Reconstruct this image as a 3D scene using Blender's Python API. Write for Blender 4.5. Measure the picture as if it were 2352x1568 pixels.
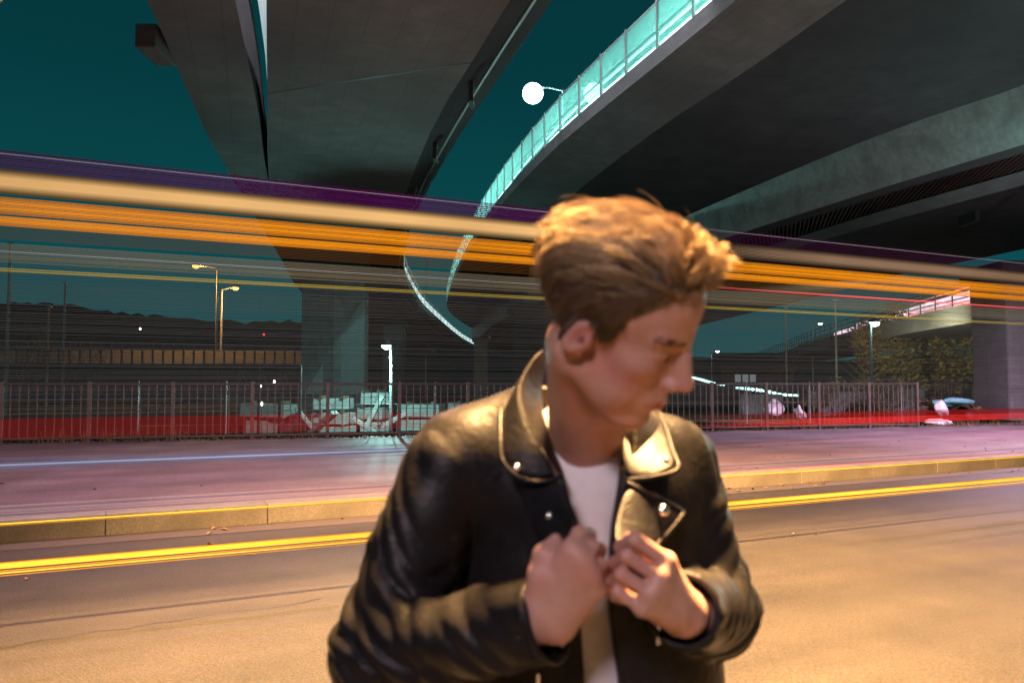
import bpy, bmesh, math, random
import numpy as np
from mathutils import Vector, Matrix

# ------------------------------------------------------------------ scene, camera, sky, exposure
sc = bpy.context.scene
for o in list(bpy.data.objects):
    bpy.data.objects.remove(o, do_unlink=True)
col = sc.collection
CAM_Z, PITCH, LENS = 1.45, math.radians(3.0), 28.0
cam_d = bpy.data.cameras.new("camera")
cam_d.lens, cam_d.sensor_width, cam_d.clip_start, cam_d.clip_end = LENS, 36.0, 0.05, 4000.0
cam = bpy.data.objects.new("camera", cam_d)
cam.location = (0, 0, CAM_Z)
cam.rotation_euler = (math.pi / 2 + PITCH, 0, 0)
col.objects.link(cam)
sc.camera = cam
cam_d.dof.use_dof = True                      # the lens is focused on the street behind the man
cam_d.dof.focus_distance = 38.0
cam_d.dof.aperture_fstop = 4.2
cam_d.dof.aperture_blades = 9

world = bpy.data.worlds.new("World")
sc.world = world
world.use_nodes = True
wn, wl = world.node_tree.nodes, world.node_tree.links
wn.clear()
w_out = wn.new("ShaderNodeOutputWorld")
w_bg = wn.new("ShaderNodeBackground")
w_tc = wn.new("ShaderNodeTexCoord")
w_sep = wn.new("ShaderNodeSeparateXYZ")
w_map = wn.new("ShaderNodeMapRange")
w_ramp = wn.new("ShaderNodeValToRGB")
w_map.inputs[1].default_value, w_map.inputs[2].default_value = -0.05, 0.75
wl.new(w_tc.outputs["Generated"], w_sep.inputs[0])
wl.new(w_sep.outputs[2], w_map.inputs[0])
wl.new(w_map.outputs[0], w_ramp.inputs[0])
wl.new(w_ramp.outputs[0], w_bg.inputs[0])
wl.new(w_bg.outputs[0], w_out.inputs[0])
er = w_ramp.color_ramp.elements               # clear dusk sky: paler teal low down, deep teal higher up
er[0].position, er[0].color = 0.0, (0.010, 0.085, 0.095, 1)
er[1].position, er[1].color = 1.0, (0.0008, 0.022, 0.030, 1)
e = er.new(0.20); e.color = (0.004, 0.072, 0.082, 1)
e = er.new(0.50); e.color = (0.0015, 0.042, 0.050, 1)
w_bg.inputs[1].default_value = 1.0

vs = sc.view_settings
sc.display_settings.display_device = "sRGB"
vs.view_transform, vs.look, vs.exposure, vs.gamma = "Standard", "None", 0.0, 1.0
vs.use_curve_mapping = False
cy = sc.cycles
cy.use_denoising = True
cy.max_bounces, cy.diffuse_bounces, cy.glossy_bounces, cy.transmission_bounces = 6, 3, 3, 4
cy.sample_clamp_indirect = 4.0
cy.caustics_reflective = cy.caustics_refractive = False

# ------------------------------------------------------------------ measuring helpers
FP = 2352 * LENS / 36.0                       # focal length in photo units (photo 2352 units wide)
CP, SP = math.cos(PITCH), math.sin(PITCH)
def ray(px, py):
    cx, cyy = (px - 1176) / FP, (784 - py) / FP
    return Vector((cx, CP - cyy * SP, SP + cyy * CP))
def at(px, py, Y):                            # point at distance Y in front of the lens
    d = ray(px, py); t = Y / d.y
    return Vector((d.x * t, Y, CAM_Z + d.z * t))
def at_z(px, py, z):                          # point at a known height
    d = ray(px, py); t = (z - CAM_Z) / d.z
    return Vector((d.x * t, d.y * t, z))

# ------------------------------------------------------------------ object helpers
def tag(o, label=None, cat=None, group=None, kind=None):
    if label: o["label"] = label
    if cat: o["category"] = cat
    if group: o["group"] = group
    if kind: o["kind"] = kind
    return o
def empty(name, loc=(0, 0, 0), rz=0.0):
    o = bpy.data.objects.new(name, None)
    o.location, o.rotation_euler = loc, (0, 0, rz)
    col.objects.link(o)
    return o
def link(name, me, mat=None, parent=None, loc=None, smooth=False):
    o = bpy.data.objects.new(name, me)
    if mat is not None and not me.materials:
        me.materials.append(mat)
    if smooth:
        me.polygons.foreach_set("use_smooth", [True] * len(me.polygons))
    col.objects.link(o)
    if parent is not None: o.parent = parent
    if loc is not None: o.location = loc
    return o
class MB:
    """collects shapes and links them as one mesh object"""
    def __init__(s): s.v, s.f = [], []
    def add(s, vs_, fs):
        b = len(s.v); s.v += [tuple(v) for v in vs_]; s.f += [tuple(b + i for i in f) for f in fs]; return s
    def box(s, c, size, rz=0.0, taper=1.0):
        hx, hy, hz = size[0] / 2, size[1] / 2, size[2] / 2
        cr, sr = math.cos(rz), math.sin(rz); vs_ = []
        for z, k in ((-hz, 1.0), (hz, taper)):
            for x, y in ((-hx, -hy), (hx, -hy), (hx, hy), (-hx, hy)):
                x, y = x * k, y * k
                vs_.append((c[0] + x * cr - y * sr, c[1] + x * sr + y * cr, c[2] + z))
        return s.add(vs_, [(3, 2, 1, 0), (4, 5, 6, 7), (0, 1, 5, 4), (1, 2, 6, 5), (2, 3, 7, 6), (3, 0, 4, 7)])
    def tube(s, pts, radii, n=8, cap=True):
        pts = [Vector(p) for p in pts]
        if not hasattr(radii, "__len__"): radii = [radii] * len(pts)
        vs_, fs = [], []; up = None
        for i, p in enumerate(pts):
            t = (pts[min(i + 1, len(pts) - 1)] - pts[max(i - 1, 0)]).normalized()
            if up is None:
                up = Vector((0, 0, 1)) if abs(t.z) < 0.9 else Vector((1, 0, 0))
            a = up - t * up.dot(t)
            if a.length < 1e-5: a = t.orthogonal()
            a.normalize(); up = a; b = t.cross(a)
            for k in range(n):
                an = 2 * math.pi * k / n
                vs_.append(p + (a * math.cos(an) + b * math.sin(an)) * radii[i])
        for i in range(len(pts) - 1):
            for k in range(n):
                k2 = (k + 1) % n
                fs.append((i * n + k, i * n + k2, (i + 1) * n + k2, (i + 1) * n + k))
        if cap:
            fs.append(tuple(range(n - 1, -1, -1))); fs.append(tuple((len(pts) - 1) * n + k for k in range(n)))
        return s.add(vs_, fs)
    def lathe(s, c, prof, n=16):
        vs_, fs = [], []
        for r, z in prof:
            for k in range(n):
                an = 2 * math.pi * k / n
                vs_.append((c[0] + r * math.cos(an), c[1] + r * math.sin(an), c[2] + z))
        for i in range(len(prof) - 1):
            for k in range(n):
                k2 = (k + 1) % n
                fs.append((i * n + k, i * n + k2, (i + 1) * n + k2, (i + 1) * n + k))
        fs.append(tuple(range(n - 1, -1, -1))); fs.append(tuple((len(prof) - 1) * n + k for k in range(n)))
        return s.add(vs_, fs)
    def mesh(s, name):
        me = bpy.data.meshes.new(name); me.from_pydata(s.v, [], s.f); me.update(); return me
    def build(s, name, mat, parent=None, smooth=False, loc=None):
        return link(name, s.mesh(name), mat, parent, loc, smooth)
def bevel(o, w=0.01, seg=2):
    m = o.modifiers.new("bevel", "BEVEL"); m.width, m.segments, m.limit_method = w, seg, "ANGLE"; return o

# ------------------------------------------------------------------ materials
MAT = {}
def new_mat(name):
    m = bpy.data.materials.new(name); m.use_nodes = True
    return m, m.node_tree.nodes, m.node_tree.links, m.node_tree.nodes["Principled BSDF"]
def surf(name, c1, c2=None, scale=4.0, rough=0.7, bump=0.0, bscale=None, metal=0.0, spec=0.5, detail=6.0, stretch=None, c3=None, s3=0.6, **kw):
    m, n, l, p = new_mat(name)
    p.inputs["Roughness"].default_value, p.inputs["Metallic"].default_value = rough, metal
    p.inputs["Specular IOR Level"].default_value = spec
    tc = n.new("ShaderNodeTexCoord"); src = tc.outputs["Object"]
    if stretch:
        mp = n.new("ShaderNodeMapping"); mp.inputs["Scale"].default_value = stretch
        l.new(src, mp.inputs[0]); src = mp.outputs[0]
    p.inputs["Base Color"].default_value = (*c1, 1)
    if c2:
        t = n.new("ShaderNodeTexNoise"); t.inputs["Scale"].default_value = scale; t.inputs["Detail"].default_value = detail
        t.inputs["Roughness"].default_value = 0.65
        l.new(src, t.inputs["Vector"])
        r = n.new("ShaderNodeValToRGB"); l.new(t.outputs["Fac"], r.inputs[0])
        r.color_ramp.elements[0].position, r.color_ramp.elements[0].color = 0.32, (*c1, 1)
        r.color_ramp.elements[1].position, r.color_ramp.elements[1].color = 0.70, (*c2, 1)
        outc = r.outputs[0]
        if c3:                                 # broad stains
            t2 = n.new("ShaderNodeTexNoise"); t2.inputs["Scale"].default_value = s3; t2.inputs["Detail"].default_value = 5
            l.new(src, t2.inputs["Vector"])
            r2 = n.new("ShaderNodeValToRGB"); r2.color_ramp.elements[0].position = 0.45; r2.color_ramp.elements[1].position = 0.72
            l.new(t2.outputs["Fac"], r2.inputs[0])
            mx = n.new("ShaderNodeMix"); mx.data_type = "RGBA"
            l.new(r2.outputs[0], mx.inputs[0]); l.new(outc, mx.inputs[6]); mx.inputs[7].default_value = (*c3, 1)
            outc = mx.outputs[2]
        l.new(outc, p.inputs["Base Color"])
    if bump:
        t = n.new("ShaderNodeTexNoise"); t.inputs["Scale"].default_value = bscale or scale * 6; t.inputs["Detail"].default_value = 5
        l.new(src, t.inputs["Vector"])
        b = n.new("ShaderNodeBump"); b.inputs["Strength"].default_value = bump; b.inputs["Distance"].default_value = kw.get("bdist", 0.02)
        l.new(t.outputs["Fac"], b.inputs["Height"]); l.new(b.outputs[0], p.inputs["Normal"])
    MAT[name] = m
    return m
def glow(name, c, strength):
    m = bpy.data.materials.new(name); m.use_nodes = True
    n, l = m.node_tree.nodes, m.node_tree.links; n.clear()
    o = n.new("ShaderNodeOutputMaterial"); e = n.new("ShaderNodeEmission")
    e.inputs[0].default_value, e.inputs[1].default_value = (*c, 1), strength
    if name[:2] in ("t_", "f_"):               # passing lamps flicker and sway: uneven along their run
        tc, t, r = n.new("ShaderNodeTexCoord"), n.new("ShaderNodeTexNoise"), n.new("ShaderNodeMapRange")
        t.inputs["Scale"].default_value, t.inputs["Detail"].default_value = 0.45, 3.0
        r.inputs[1].default_value, r.inputs[2].default_value, r.inputs[3].default_value, r.inputs[4].default_value = .3, .7, strength * .68, strength * 1.22
        l.new(tc.outputs["Object"], t.inputs["Vector"]); l.new(t.outputs["Fac"], r.inputs[0]); l.new(r.outputs[0], e.inputs[1])
    l.new(e.outputs[0], o.inputs[0]); MAT[name] = m
    return m
def lamp_light(name, loc, color, power, radius=0.12, parent=None, spot=None, aim=(0, 0, -1)):
    d = bpy.data.lights.new(name, "SPOT" if spot else "POINT")
    d.color, d.energy, d.shadow_soft_size = color, power, radius
    if spot: d.spot_size, d.spot_blend = math.radians(spot), 0.6
    o = bpy.data.objects.new(name, d); o.location = loc
    if spot: o.rotation_euler = Vector(aim).to_track_quat("-Z", "Y").to_euler()
    col.objects.link(o)
    if parent: o.parent = parent
    return o
# ------------------------------------------------------------------ materials of the place
surf("asphalt", (0.016, 0.014, 0.0128), (0.046, 0.039, 0.034), scale=38, rough=0.66, bump=0.9, bscale=75, bdist=0.012, c3=(0.030, 0.026, 0.023), s3=0.45, detail=9)
surf("redlit_asphalt", (0.115, 0.078, 0.086), (0.235, 0.168, 0.178), scale=45, rough=0.6, bump=0.5, bscale=150, bdist=0.005, c3=(0.10, 0.066, 0.072), s3=0.5, detail=9)  # tail lights' pink cast put into the pavement's base colour
surf("granite", (0.14, 0.125, 0.105), (0.26, 0.235, 0.20), scale=45, rough=0.75, bump=0.35, bscale=90, bdist=0.004, c3=(0.12, 0.105, 0.085), s3=1.3)
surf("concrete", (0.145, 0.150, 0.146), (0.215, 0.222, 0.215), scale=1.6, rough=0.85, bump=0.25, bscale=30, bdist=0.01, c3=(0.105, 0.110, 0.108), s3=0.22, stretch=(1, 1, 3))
surf("shaded_concrete", (0.030, 0.029, 0.032), (0.058, 0.055, 0.058), scale=1.2, rough=0.9, bump=0.25, bscale=24, bdist=0.01, c3=(0.026, 0.024, 0.027), s3=0.2)  # darker copy of the concrete, the undersides' shade put into its colour
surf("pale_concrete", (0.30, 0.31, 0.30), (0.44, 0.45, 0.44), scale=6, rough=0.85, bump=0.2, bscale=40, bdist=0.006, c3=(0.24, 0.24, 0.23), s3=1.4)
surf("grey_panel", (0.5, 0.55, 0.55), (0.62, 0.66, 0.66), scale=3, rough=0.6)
surf("dark_steel", (0.030, 0.026, 0.026), (0.055, 0.045, 0.042), scale=12, rough=0.55, metal=0.2)
surf("rusty_steel", (0.085, 0.060, 0.050), (0.14, 0.10, 0.08), scale=16, rough=0.7, bump=0.2, bscale=80, bdist=0.002)
surf("galvanised", (0.45, 0.47, 0.47), (0.58, 0.60, 0.60), scale=18, rough=0.45, metal=0.5)
surf("painted_pole", (0.30, 0.29, 0.27), (0.36, 0.35, 0.33), scale=14, rough=0.5)
surf("earth", (0.030, 0.026, 0.020), (0.060, 0.050, 0.036), scale=0.8, rough=1.0, bump=0.6, bscale=6, bdist=0.05, c3=(0.035, 0.040, 0.020), s3=0.08)
surf("hillside", (0.03, 0.028, 0.022), (0.06, 0.052, 0.04), scale=0.05, rough=1.0)
surf("bark", (0.055, 0.042, 0.032), (0.095, 0.075, 0.055), scale=18, rough=0.95, bump=0.4, bscale=40, bdist=0.01)
surf("leaf_green", (0.10, 0.09, 0.014), (0.19, 0.155, 0.03), scale=0.9, rough=0.7)
surf("leaf_olive", (0.12, 0.082, 0.018), (0.20, 0.13, 0.036), scale=0.9, rough=0.7)
surf("dry_leaf", (0.20, 0.10, 0.03), (0.36, 0.20, 0.07), scale=30, rough=0.8)
surf("timber", (0.16, 0.10, 0.055), (0.26, 0.17, 0.10), scale=9, rough=0.8, stretch=(1, 8, 8))
surf("blue_sheet", (0.10, 0.33, 0.36), (0.18, 0.45, 0.48), scale=6, rough=0.4)
surf("white_plastic", (0.66, 0.60, 0.64), (0.80, 0.76, 0.78), scale=8, rough=0.35)
surf("brick_wall", (0.10, 0.06, 0.05), (0.14, 0.09, 0.075), scale=5, rough=0.9)
def glass_mat():
    m = bpy.data.materials.new("frosted_glass"); m.use_nodes = True
    n, l = m.node_tree.nodes, m.node_tree.links; n.clear()
    o = n.new("ShaderNodeOutputMaterial"); t = n.new("ShaderNodeBsdfTranslucent"); g = n.new("ShaderNodeBsdfGlossy"); tr = n.new("ShaderNodeBsdfTransparent")
    t.inputs[0].default_value = (0.62, 0.93, 0.88, 1); g.inputs[0].default_value = (0.8, 0.95, 0.95, 1); g.inputs["Roughness"].default_value = 0.2
    tr.inputs[0].default_value = (0.72, 0.95, 0.92, 1)
    m1, m2 = n.new("ShaderNodeMixShader"), n.new("ShaderNodeMixShader"); m1.inputs[0].default_value, m2.inputs[0].default_value = 0.10, 0.38
    l.new(t.outputs[0], m1.inputs[1]); l.new(g.outputs[0], m1.inputs[2]); l.new(m1.outputs[0], m2.inputs[1]); l.new(tr.outputs[0], m2.inputs[2]); l.new(m2.outputs[0], o.inputs[0])
    MAT["frosted_glass"] = m
glass_mat()
def warm_panel():
    m = bpy.data.materials.new("frosted_warm"); m.use_nodes = True
    n, l = m.node_tree.nodes, m.node_tree.links; n.clear()
    o = n.new("ShaderNodeOutputMaterial"); t = n.new("ShaderNodeBsdfTranslucent"); d = n.new("ShaderNodeBsdfDiffuse"); mx = n.new("ShaderNodeMixShader")
    t.inputs[0].default_value = (0.75, 0.68, 0.6, 1); d.inputs[0].default_value = (0.3, 0.27, 0.25, 1); mx.inputs[0].default_value = .35
    l.new(t.outputs[0], mx.inputs[1]); l.new(d.outputs[0], mx.inputs[2]); l.new(mx.outputs[0], o.inputs[0]); MAT["frosted_warm"] = m
warm_panel()
glow("lens_teal", (0.55, 1.0, 0.93), 14.0); glow("lens_sodium", (1.0, 0.60, 0.16), 3.2); glow("lens_white", (0.90, 1.0, 1.0), 12.0); glow("lens_red", (1.0, 0.03, 0.02), 4.0); glow("lit_window", (0.75, 0.85, 0.9), 0.22)

def wear(mname, amount):
    m = MAT[mname]; n, l = m.node_tree.nodes, m.node_tree.links; p = n["Principled BSDF"]
    src = p.inputs["Base Color"].links[0].from_socket
    tc = n.new("ShaderNodeTexCoord"); mp = n.new("ShaderNodeMapping"); mp.vector_type = "TEXTURE"
    mp.inputs["Rotation"].default_value = (0, 0, math.radians(26.2)); mp.inputs["Scale"].default_value = (14.0, .75, 1)
    l.new(tc.outputs["Object"], mp.inputs[0])
    t = n.new("ShaderNodeTexNoise"); t.inputs["Scale"].default_value = 1.0; t.inputs["Detail"].default_value = 4; l.new(mp.outputs[0], t.inputs["Vector"])
    t2 = n.new("ShaderNodeTexNoise"); t2.inputs["Scale"].default_value = .9; t2.inputs["Detail"].default_value = 8; t2.inputs["Roughness"].default_value = .7; l.new(tc.outputs["Object"], t2.inputs["Vector"])
    ad = n.new("ShaderNodeMath"); ad.operation = "ADD"; l.new(t.outputs["Fac"], ad.inputs[0]); l.new(t2.outputs["Fac"], ad.inputs[1])
    mr = n.new("ShaderNodeMapRange"); mr.inputs[1].default_value, mr.inputs[2].default_value, mr.inputs[3].default_value, mr.inputs[4].default_value = .75, 1.25, 1 - amount, 1 + amount
    l.new(ad.outputs[0], mr.inputs[0])
    t3 = n.new("ShaderNodeTexNoise"); t3.inputs["Scale"].default_value = 70; t3.inputs["Detail"].default_value = 3; t3.inputs["Roughness"].default_value = .8; l.new(tc.outputs["Object"], t3.inputs["Vector"])
    m3 = n.new("ShaderNodeMapRange"); m3.inputs[1].default_value, m3.inputs[2].default_value, m3.inputs[3].default_value, m3.inputs[4].default_value = .36, .66, .42, 1.65; l.new(t3.outputs["Fac"], m3.inputs[0])
    mm = n.new("ShaderNodeMath"); mm.operation = "MULTIPLY"; l.new(mr.outputs[0], mm.inputs[0]); l.new(m3.outputs[0], mm.inputs[1])
    mx = n.new("ShaderNodeVectorMath"); mx.operation = "SCALE"; l.new(src, mx.inputs[0]); l.new(mm.outputs[0], mx.inputs["Scale"]); l.new(mx.outputs[0], p.inputs["Base Color"])
def boards(mname, rz):
    m = MAT[mname]; n, l = m.node_tree.nodes, m.node_tree.links; p = n["Principled BSDF"]; src = p.inputs["Base Color"].links[0].from_socket
    tc = n.new("ShaderNodeTexCoord"); mp = n.new("ShaderNodeMapping"); mp.inputs["Rotation"].default_value = (0, 0, rz); l.new(tc.outputs["Object"], mp.inputs[0])
    b = n.new("ShaderNodeTexBrick"); b.inputs["Scale"].default_value = 1.0; b.inputs["Brick Width"].default_value, b.inputs["Row Height"].default_value = 2.5, .62; b.inputs["Mortar Size"].default_value = .012; b.inputs["Mortar Smooth"].default_value = .4
    b.inputs["Color1"].default_value, b.inputs["Color2"].default_value, b.inputs["Mortar"].default_value = (.95, .95, .95, 1), (1.03, 1.03, 1.03, 1), (.78, .78, .78, 1); l.new(mp.outputs[0], b.inputs["Vector"])
    mx = n.new("ShaderNodeVectorMath"); mx.operation = "MULTIPLY"; l.new(src, mx.inputs[0]); l.new(b.outputs["Color"], mx.inputs[1]); l.new(mx.outputs[0], p.inputs["Base Color"])
boards("concrete", math.radians(72)); boards("shaded_concrete", math.radians(70))
wear("asphalt", .45); wear("redlit_asphalt", .35)
# ------------------------------------------------------------------ ground, road, pavement
D = Vector((0.8976, 0.4408, 0)).normalized(); NRM = Vector((-D.y, D.x, 0))          # along and across the road
KERB_H = 0.19
K0 = at_z(0, 1247, 0)
def lay(name, quads, mat, z_off=0.0, kind="structure"):
    b = MB()
    for q in quads: b.add([tuple(p) for p in q], [tuple(range(len(q)))])
    return tag(b.build(name, mat), kind=kind)
g = 3000.0
lay("ground", [[(-g, -g, -1.0), (g, -g, -1.0), (g, g, -1.0), (-g, g, -1.0)]], MAT["earth"])
def kp(t, s, z): p = K0 + D * t + NRM * s; return (p.x, p.y, z)
road = MB()
NX = 60
for i in range(NX):
    t0, t1 = -70 + i * 4.0, -66 + i * 4.0
    road.add([kp(t0, -9.5, 0), kp(t1, -9.5, 0), kp(t1, 0.1, 0), kp(t0, 0.1, 0)], [(0, 1, 2, 3)])
tag(road.build("road", MAT["asphalt"]), kind="structure")
near = MB(); near.add([kp(-70, -14, .12), kp(170, -14, .12), kp(170, -9.5, .12), kp(-70, -9.5, .12), kp(-70, -9.5, 0), kp(170, -9.5, 0)], [(0, 1, 2, 3), (3, 2, 5, 4)])
tag(near.build("near_pavement", MAT["asphalt"]), kind="structure")
def crack(parent, t0, s0, t1, s1, z, w, seed):
    rr = random.Random(seed); n = 26; b = MB(); vs_ = []
    s_off = 0.0
    for i in range(n):
        u = i / (n - 1); s_off += rr.uniform(-.05, .05); ww = w * .45 * rr.uniform(.4, 1.5)
        c0 = kp(t0 + (t1 - t0) * u, s0 + (s1 - s0) * u + s_off - ww, z); c1 = kp(t0 + (t1 - t0) * u, s0 + (s1 - s0) * u + s_off + ww, z); vs_ += [c0, c1]
    b.add(vs_, [(2 * i, 2 * i + 2, 2 * i + 3, 2 * i + 1) for i in range(n - 1)]); b.build("crack", MAT["tar"], parent)
surf("tar", (0.014, 0.012, 0.012), rough=0.45)
road_o = bpy.data.objects["road"]
for i, a_ in enumerate(((9.0, -.9, 16.0, -1.3, .010), (-1.5, -3.4, 2.2, -3.0, .006))): crack(road_o, a_[0], a_[1], a_[2], a_[3], .004, a_[4], 30 + i)
# fence line on the far pavement
F0, F1 = at_z(0, 1020, KERB_H), at_z(2108, 981, KERB_H)
FD = (F1 - F0).normalized(); FN = Vector((-FD.y, FD.x, 0))
pv = MB()
A_, B_ = F0 - FD * 40, F1 + FD * 60
k_a, k_b = Vector(kp(-45, .28, KERB_H)), Vector(kp(90, .28, KERB_H))
e_a, e_b = A_ + FN * .5, B_ + FN * .5
pv.add([k_a, k_b, e_b, e_a, e_a - Vector((0, 0, 1.25)), e_b - Vector((0, 0, 1.25))], [(0, 1, 2, 3), (3, 2, 5, 4)])
pavement = tag(pv.build("pavement", MAT["redlit_asphalt"]), kind="structure")
for i, a_ in enumerate(((11.5, 4.0, 19.5, 2.2, .022), (-1.0, 3.3, 4.5, 3.0, .012), (1.0, 1.3, 9.0, 1.25, .008), (13.0, 1.7, 15.0, 6.0, .012))): crack(pavement, a_[0], a_[1], a_[2], a_[3], KERB_H + .004, a_[4], 50 + i)
ks = MB(); ks.box((0, 0, 0), (1.494, .30, KERB_H + .10)); ks_me = ks.mesh("kerb_stone"); ks_me.materials.append(MAT["granite"])
rk = random.Random(3)
for i in range(-16, 40):
    p = K0 + D * (1.5 * i + .1) + NRM * (.14 + rk.uniform(-.006, .006))
    o = link("kerb_stone", ks_me, None, pavement, (p.x, p.y, (KERB_H - .10) / 2 + rk.uniform(0, .008)))
    o.rotation_euler = (rk.uniform(-.01, .01), 0, math.atan2(D.y, D.x) + rk.uniform(-.004, .004)); bevel(o, .010, 2)
gut = MB(); gut.add([kp(-70, -.42, .004), kp(170, -.42, .004), kp(170, .02, .004), kp(-70, .02, .004)], [(0, 1, 2, 3)])
surf("gutter_grit", (0.05, 0.040, 0.037), (0.10, 0.08, 0.072), scale=60, rough=0.8, bump=0.5, bscale=120, bdist=0.006)
tag(gut.build("gutter", MAT["gutter_grit"]), kind="structure")
lv = MB(); rl = random.Random(9)
for i in range(190):
    t, s = rl.uniform(-6, 22), rl.choice([rl.uniform(-.45, -.03), rl.uniform(-.30, -.02), rl.uniform(.4, 3.6), rl.uniform(-3, -.4)])
    z = KERB_H if s > 0 else .006
    p = Vector(kp(t, s, z)); a = rl.uniform(0, 6.3); L = rl.uniform(.02, .045); w = L * .6; h = rl.uniform(.008, .024)
    u, v_ = Vector((math.cos(a), math.sin(a), 0)), Vector((-math.sin(a), math.cos(a), 0))
    lv.add([p - u * L, p - v_ * w + Vector((0, 0, h)), p + u * L + Vector((0, 0, h * .6)), p + v_ * w + Vector((0, 0, h * .8)), p + Vector((0, 0, .003))], [(0, 1, 4), (1, 2, 4), (2, 3, 4), (3, 0, 4)])
tag(lv.build("fallen_leaves", MAT["dry_leaf"]), "scattered dry brown leaves along the kerb and pavement", "leaves", kind="stuff")
# grass strip and weeds at the foot of the fence
gs = MB(); rg = random.Random(12)
for i in range(3200):
    t = rg.uniform(-3, 31); p = F0 + FD * t + FN * rg.uniform(-.05, .40) + Vector((0, 0, -.01)); h = rg.uniform(.05, .20) * (1.0 + .9 * (math.sin(t * .7) > .5)); a = rg.uniform(0, 6.3)
    u = Vector((math.cos(a), math.sin(a), 0)) * .012; ln = Vector((rg.uniform(-.06, .06), rg.uniform(-.06, .06), h))
    gs.add([p - u, p + u, p + ln], [(0, 1, 2)])
tag(gs.build("verge_grass", MAT["leaf_olive"]), "thin dry grass along the foot of the railing", "grass", kind="stuff")

# ------------------------------------------------------------------ railing along the pavement
rail_len = (F1 - F0).length; NPANEL = 14; pl = rail_len / NPANEL; ang = math.atan2(FD.y, FD.x)
fence = empty("railing_fence", F0, ang)
tag(fence, "long dark metal railing with upright bars behind the far pavement", "fence")
def shared(name, mb, mat): me = mb.mesh(name); me.materials.append(mat); return me
b = MB(); b.box((0, 0, .645), (.075, .075, 1.29)); post_me = shared("post", b, MAT["rusty_steel"])
b = MB(); b.box((0, 0, .645), (.022, .022, 1.13)); bar_me = shared("bar", b, MAT["rusty_steel"])
b = MB(); b.box((pl / 2, 0, 1.245), (pl - .08, .05, .055)); top_me = shared("top_rail", b, MAT["dark_steel"])
b = MB(); b.box((pl / 2, 0, .10), (pl - .08, .04, .045)); low_me = shared("bottom_rail", b, MAT["rusty_steel"])
for i in range(-1, NPANEL + 1):
    link("post", post_me, None, fence, (i * pl, 0, 0))
    if i == NPANEL: break
    link("top_rail", top_me, None, fence, (i * pl, 0, 0)); link("bottom_rail", low_me, None, fence, (i * pl, 0, 0))
    for k in range(1, 10): link("bar", bar_me, None, fence, (i * pl + k * pl / 10, 0, 0))
# second railing farther right, beyond the gap
S0, S1 = at(2150, 960, 30), at(2320, 960, 33)
f2 = empty("railing_fence", (S0.x, S0.y, -1.0), math.atan2(S1.y - S0.y, S1.x - S0.x)); L2 = (S1 - S0).length
tag(f2, "short pale mesh gate panel standing beyond the end of the railing", "fence")
for k in range(25):
    b = MB(); b.box((k * L2 / 24, 0, 1.3), (.025, .025, 2.3)); b.build("bar", MAT["rusty_steel"], f2)
b = MB(); b.box((L2 / 2, 0, 2.47), (L2, .04, .05)); b.build("top_rail", MAT["rusty_steel"], f2)
# wire fence of the works yard
wf = empty("wire_fence", (0, 0, -1.0)); tag(wf, "slender galvanised wire fence posts around the yard behind the railing", "fence")
for px, Y in ((318, 23.5), (520, 24), (735, 24.5), (1000, 25), (1185, 26), (1500, 27), (1715, 27), (1860, 28), (2070, 29), (2310, 30)):
    p = at(px, 900, Y); b = MB(); b.tube([(p.x, p.y, 0), (p.x, p.y, 2.5)], .024, 8); b.build("post", MAT["galvanised"], wf)
for z in (.6, 1.2, 1.8, 2.4):
    b = MB(); b.tube([Vector((at(px, 900, Y).x, at(px, 900, Y).y, z)) for px, Y in ((318, 23.5), (735, 24.5), (1185, 26), (1715, 27), (2310, 30))], .006, 5); b.build("wire", MAT["galvanised"], wf)

# ------------------------------------------------------------------ flyovers
def spline(pts, n):
    P_ = [Vector(p) for p in pts]; seg = []
    for i in range(len(P_) - 1):
        a0, a1, a2, a3 = P_[max(i - 1, 0)], P_[i], P_[i + 1], P_[min(i + 2, len(P_) - 1)]
        for k in range(12):
            t = k / 12
            seg.append(.5 * ((2 * a1) + (a2 - a0) * t + (2 * a0 - 5 * a1 + 4 * a2 - a3) * t * t + (3 * a1 - a0 - 3 * a2 + a3) * t ** 3))
    seg.append(P_[-1])
    cum = [0.0]
    for i in range(1, len(seg)): cum.append(cum[-1] + (seg[i] - seg[i - 1]).length)
    out = []; j = 0
    for i in range(n):
        # denser near the camera
        u = (i / (n - 1)) ** 1.5 * cum[-1]
        while j < len(cum) - 2 and cum[j + 1] < u: j += 1
        w = (u - cum[j]) / max(cum[j + 1] - cum[j], 1e-6); out.append(seg[j].lerp(seg[j + 1], min(max(w, 0), 1)))
    return out
def edge(h, pix, ext=22.0, n=60):
    P_ = [at_z(x, y, CAM_Z + h) for x, y in pix]
    back = (P_[0] - P_[1]).normalized()
    return spline([P_[0] + back * ext] + P_, n)
def strip(name, ea, eb, mat, parent, thick=None):
    b = MB(); n = len(ea)
    b.add(list(ea) + list(eb), [(i, i + 1, n + i + 1, n + i) for i in range(n - 1)])
    o = b.build(name, mat, parent)
    return o
def lift_edge(e_, dz, dx=0.0): return [p + Vector((dx, 0, dz)) for p in e_]
def side_edge(e_, off, dz=0.0):
    out = []
    for i, p in enumerate(e_):
        t = (e_[min(i + 1, len(e_) - 1)] - e_[max(i - 1, 0)]); t.z = 0; t.normalize()
        out.append(p + Vector((t.y, -t.x, 0)) * off + Vector((0, 0, dz)))
    return out
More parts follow.
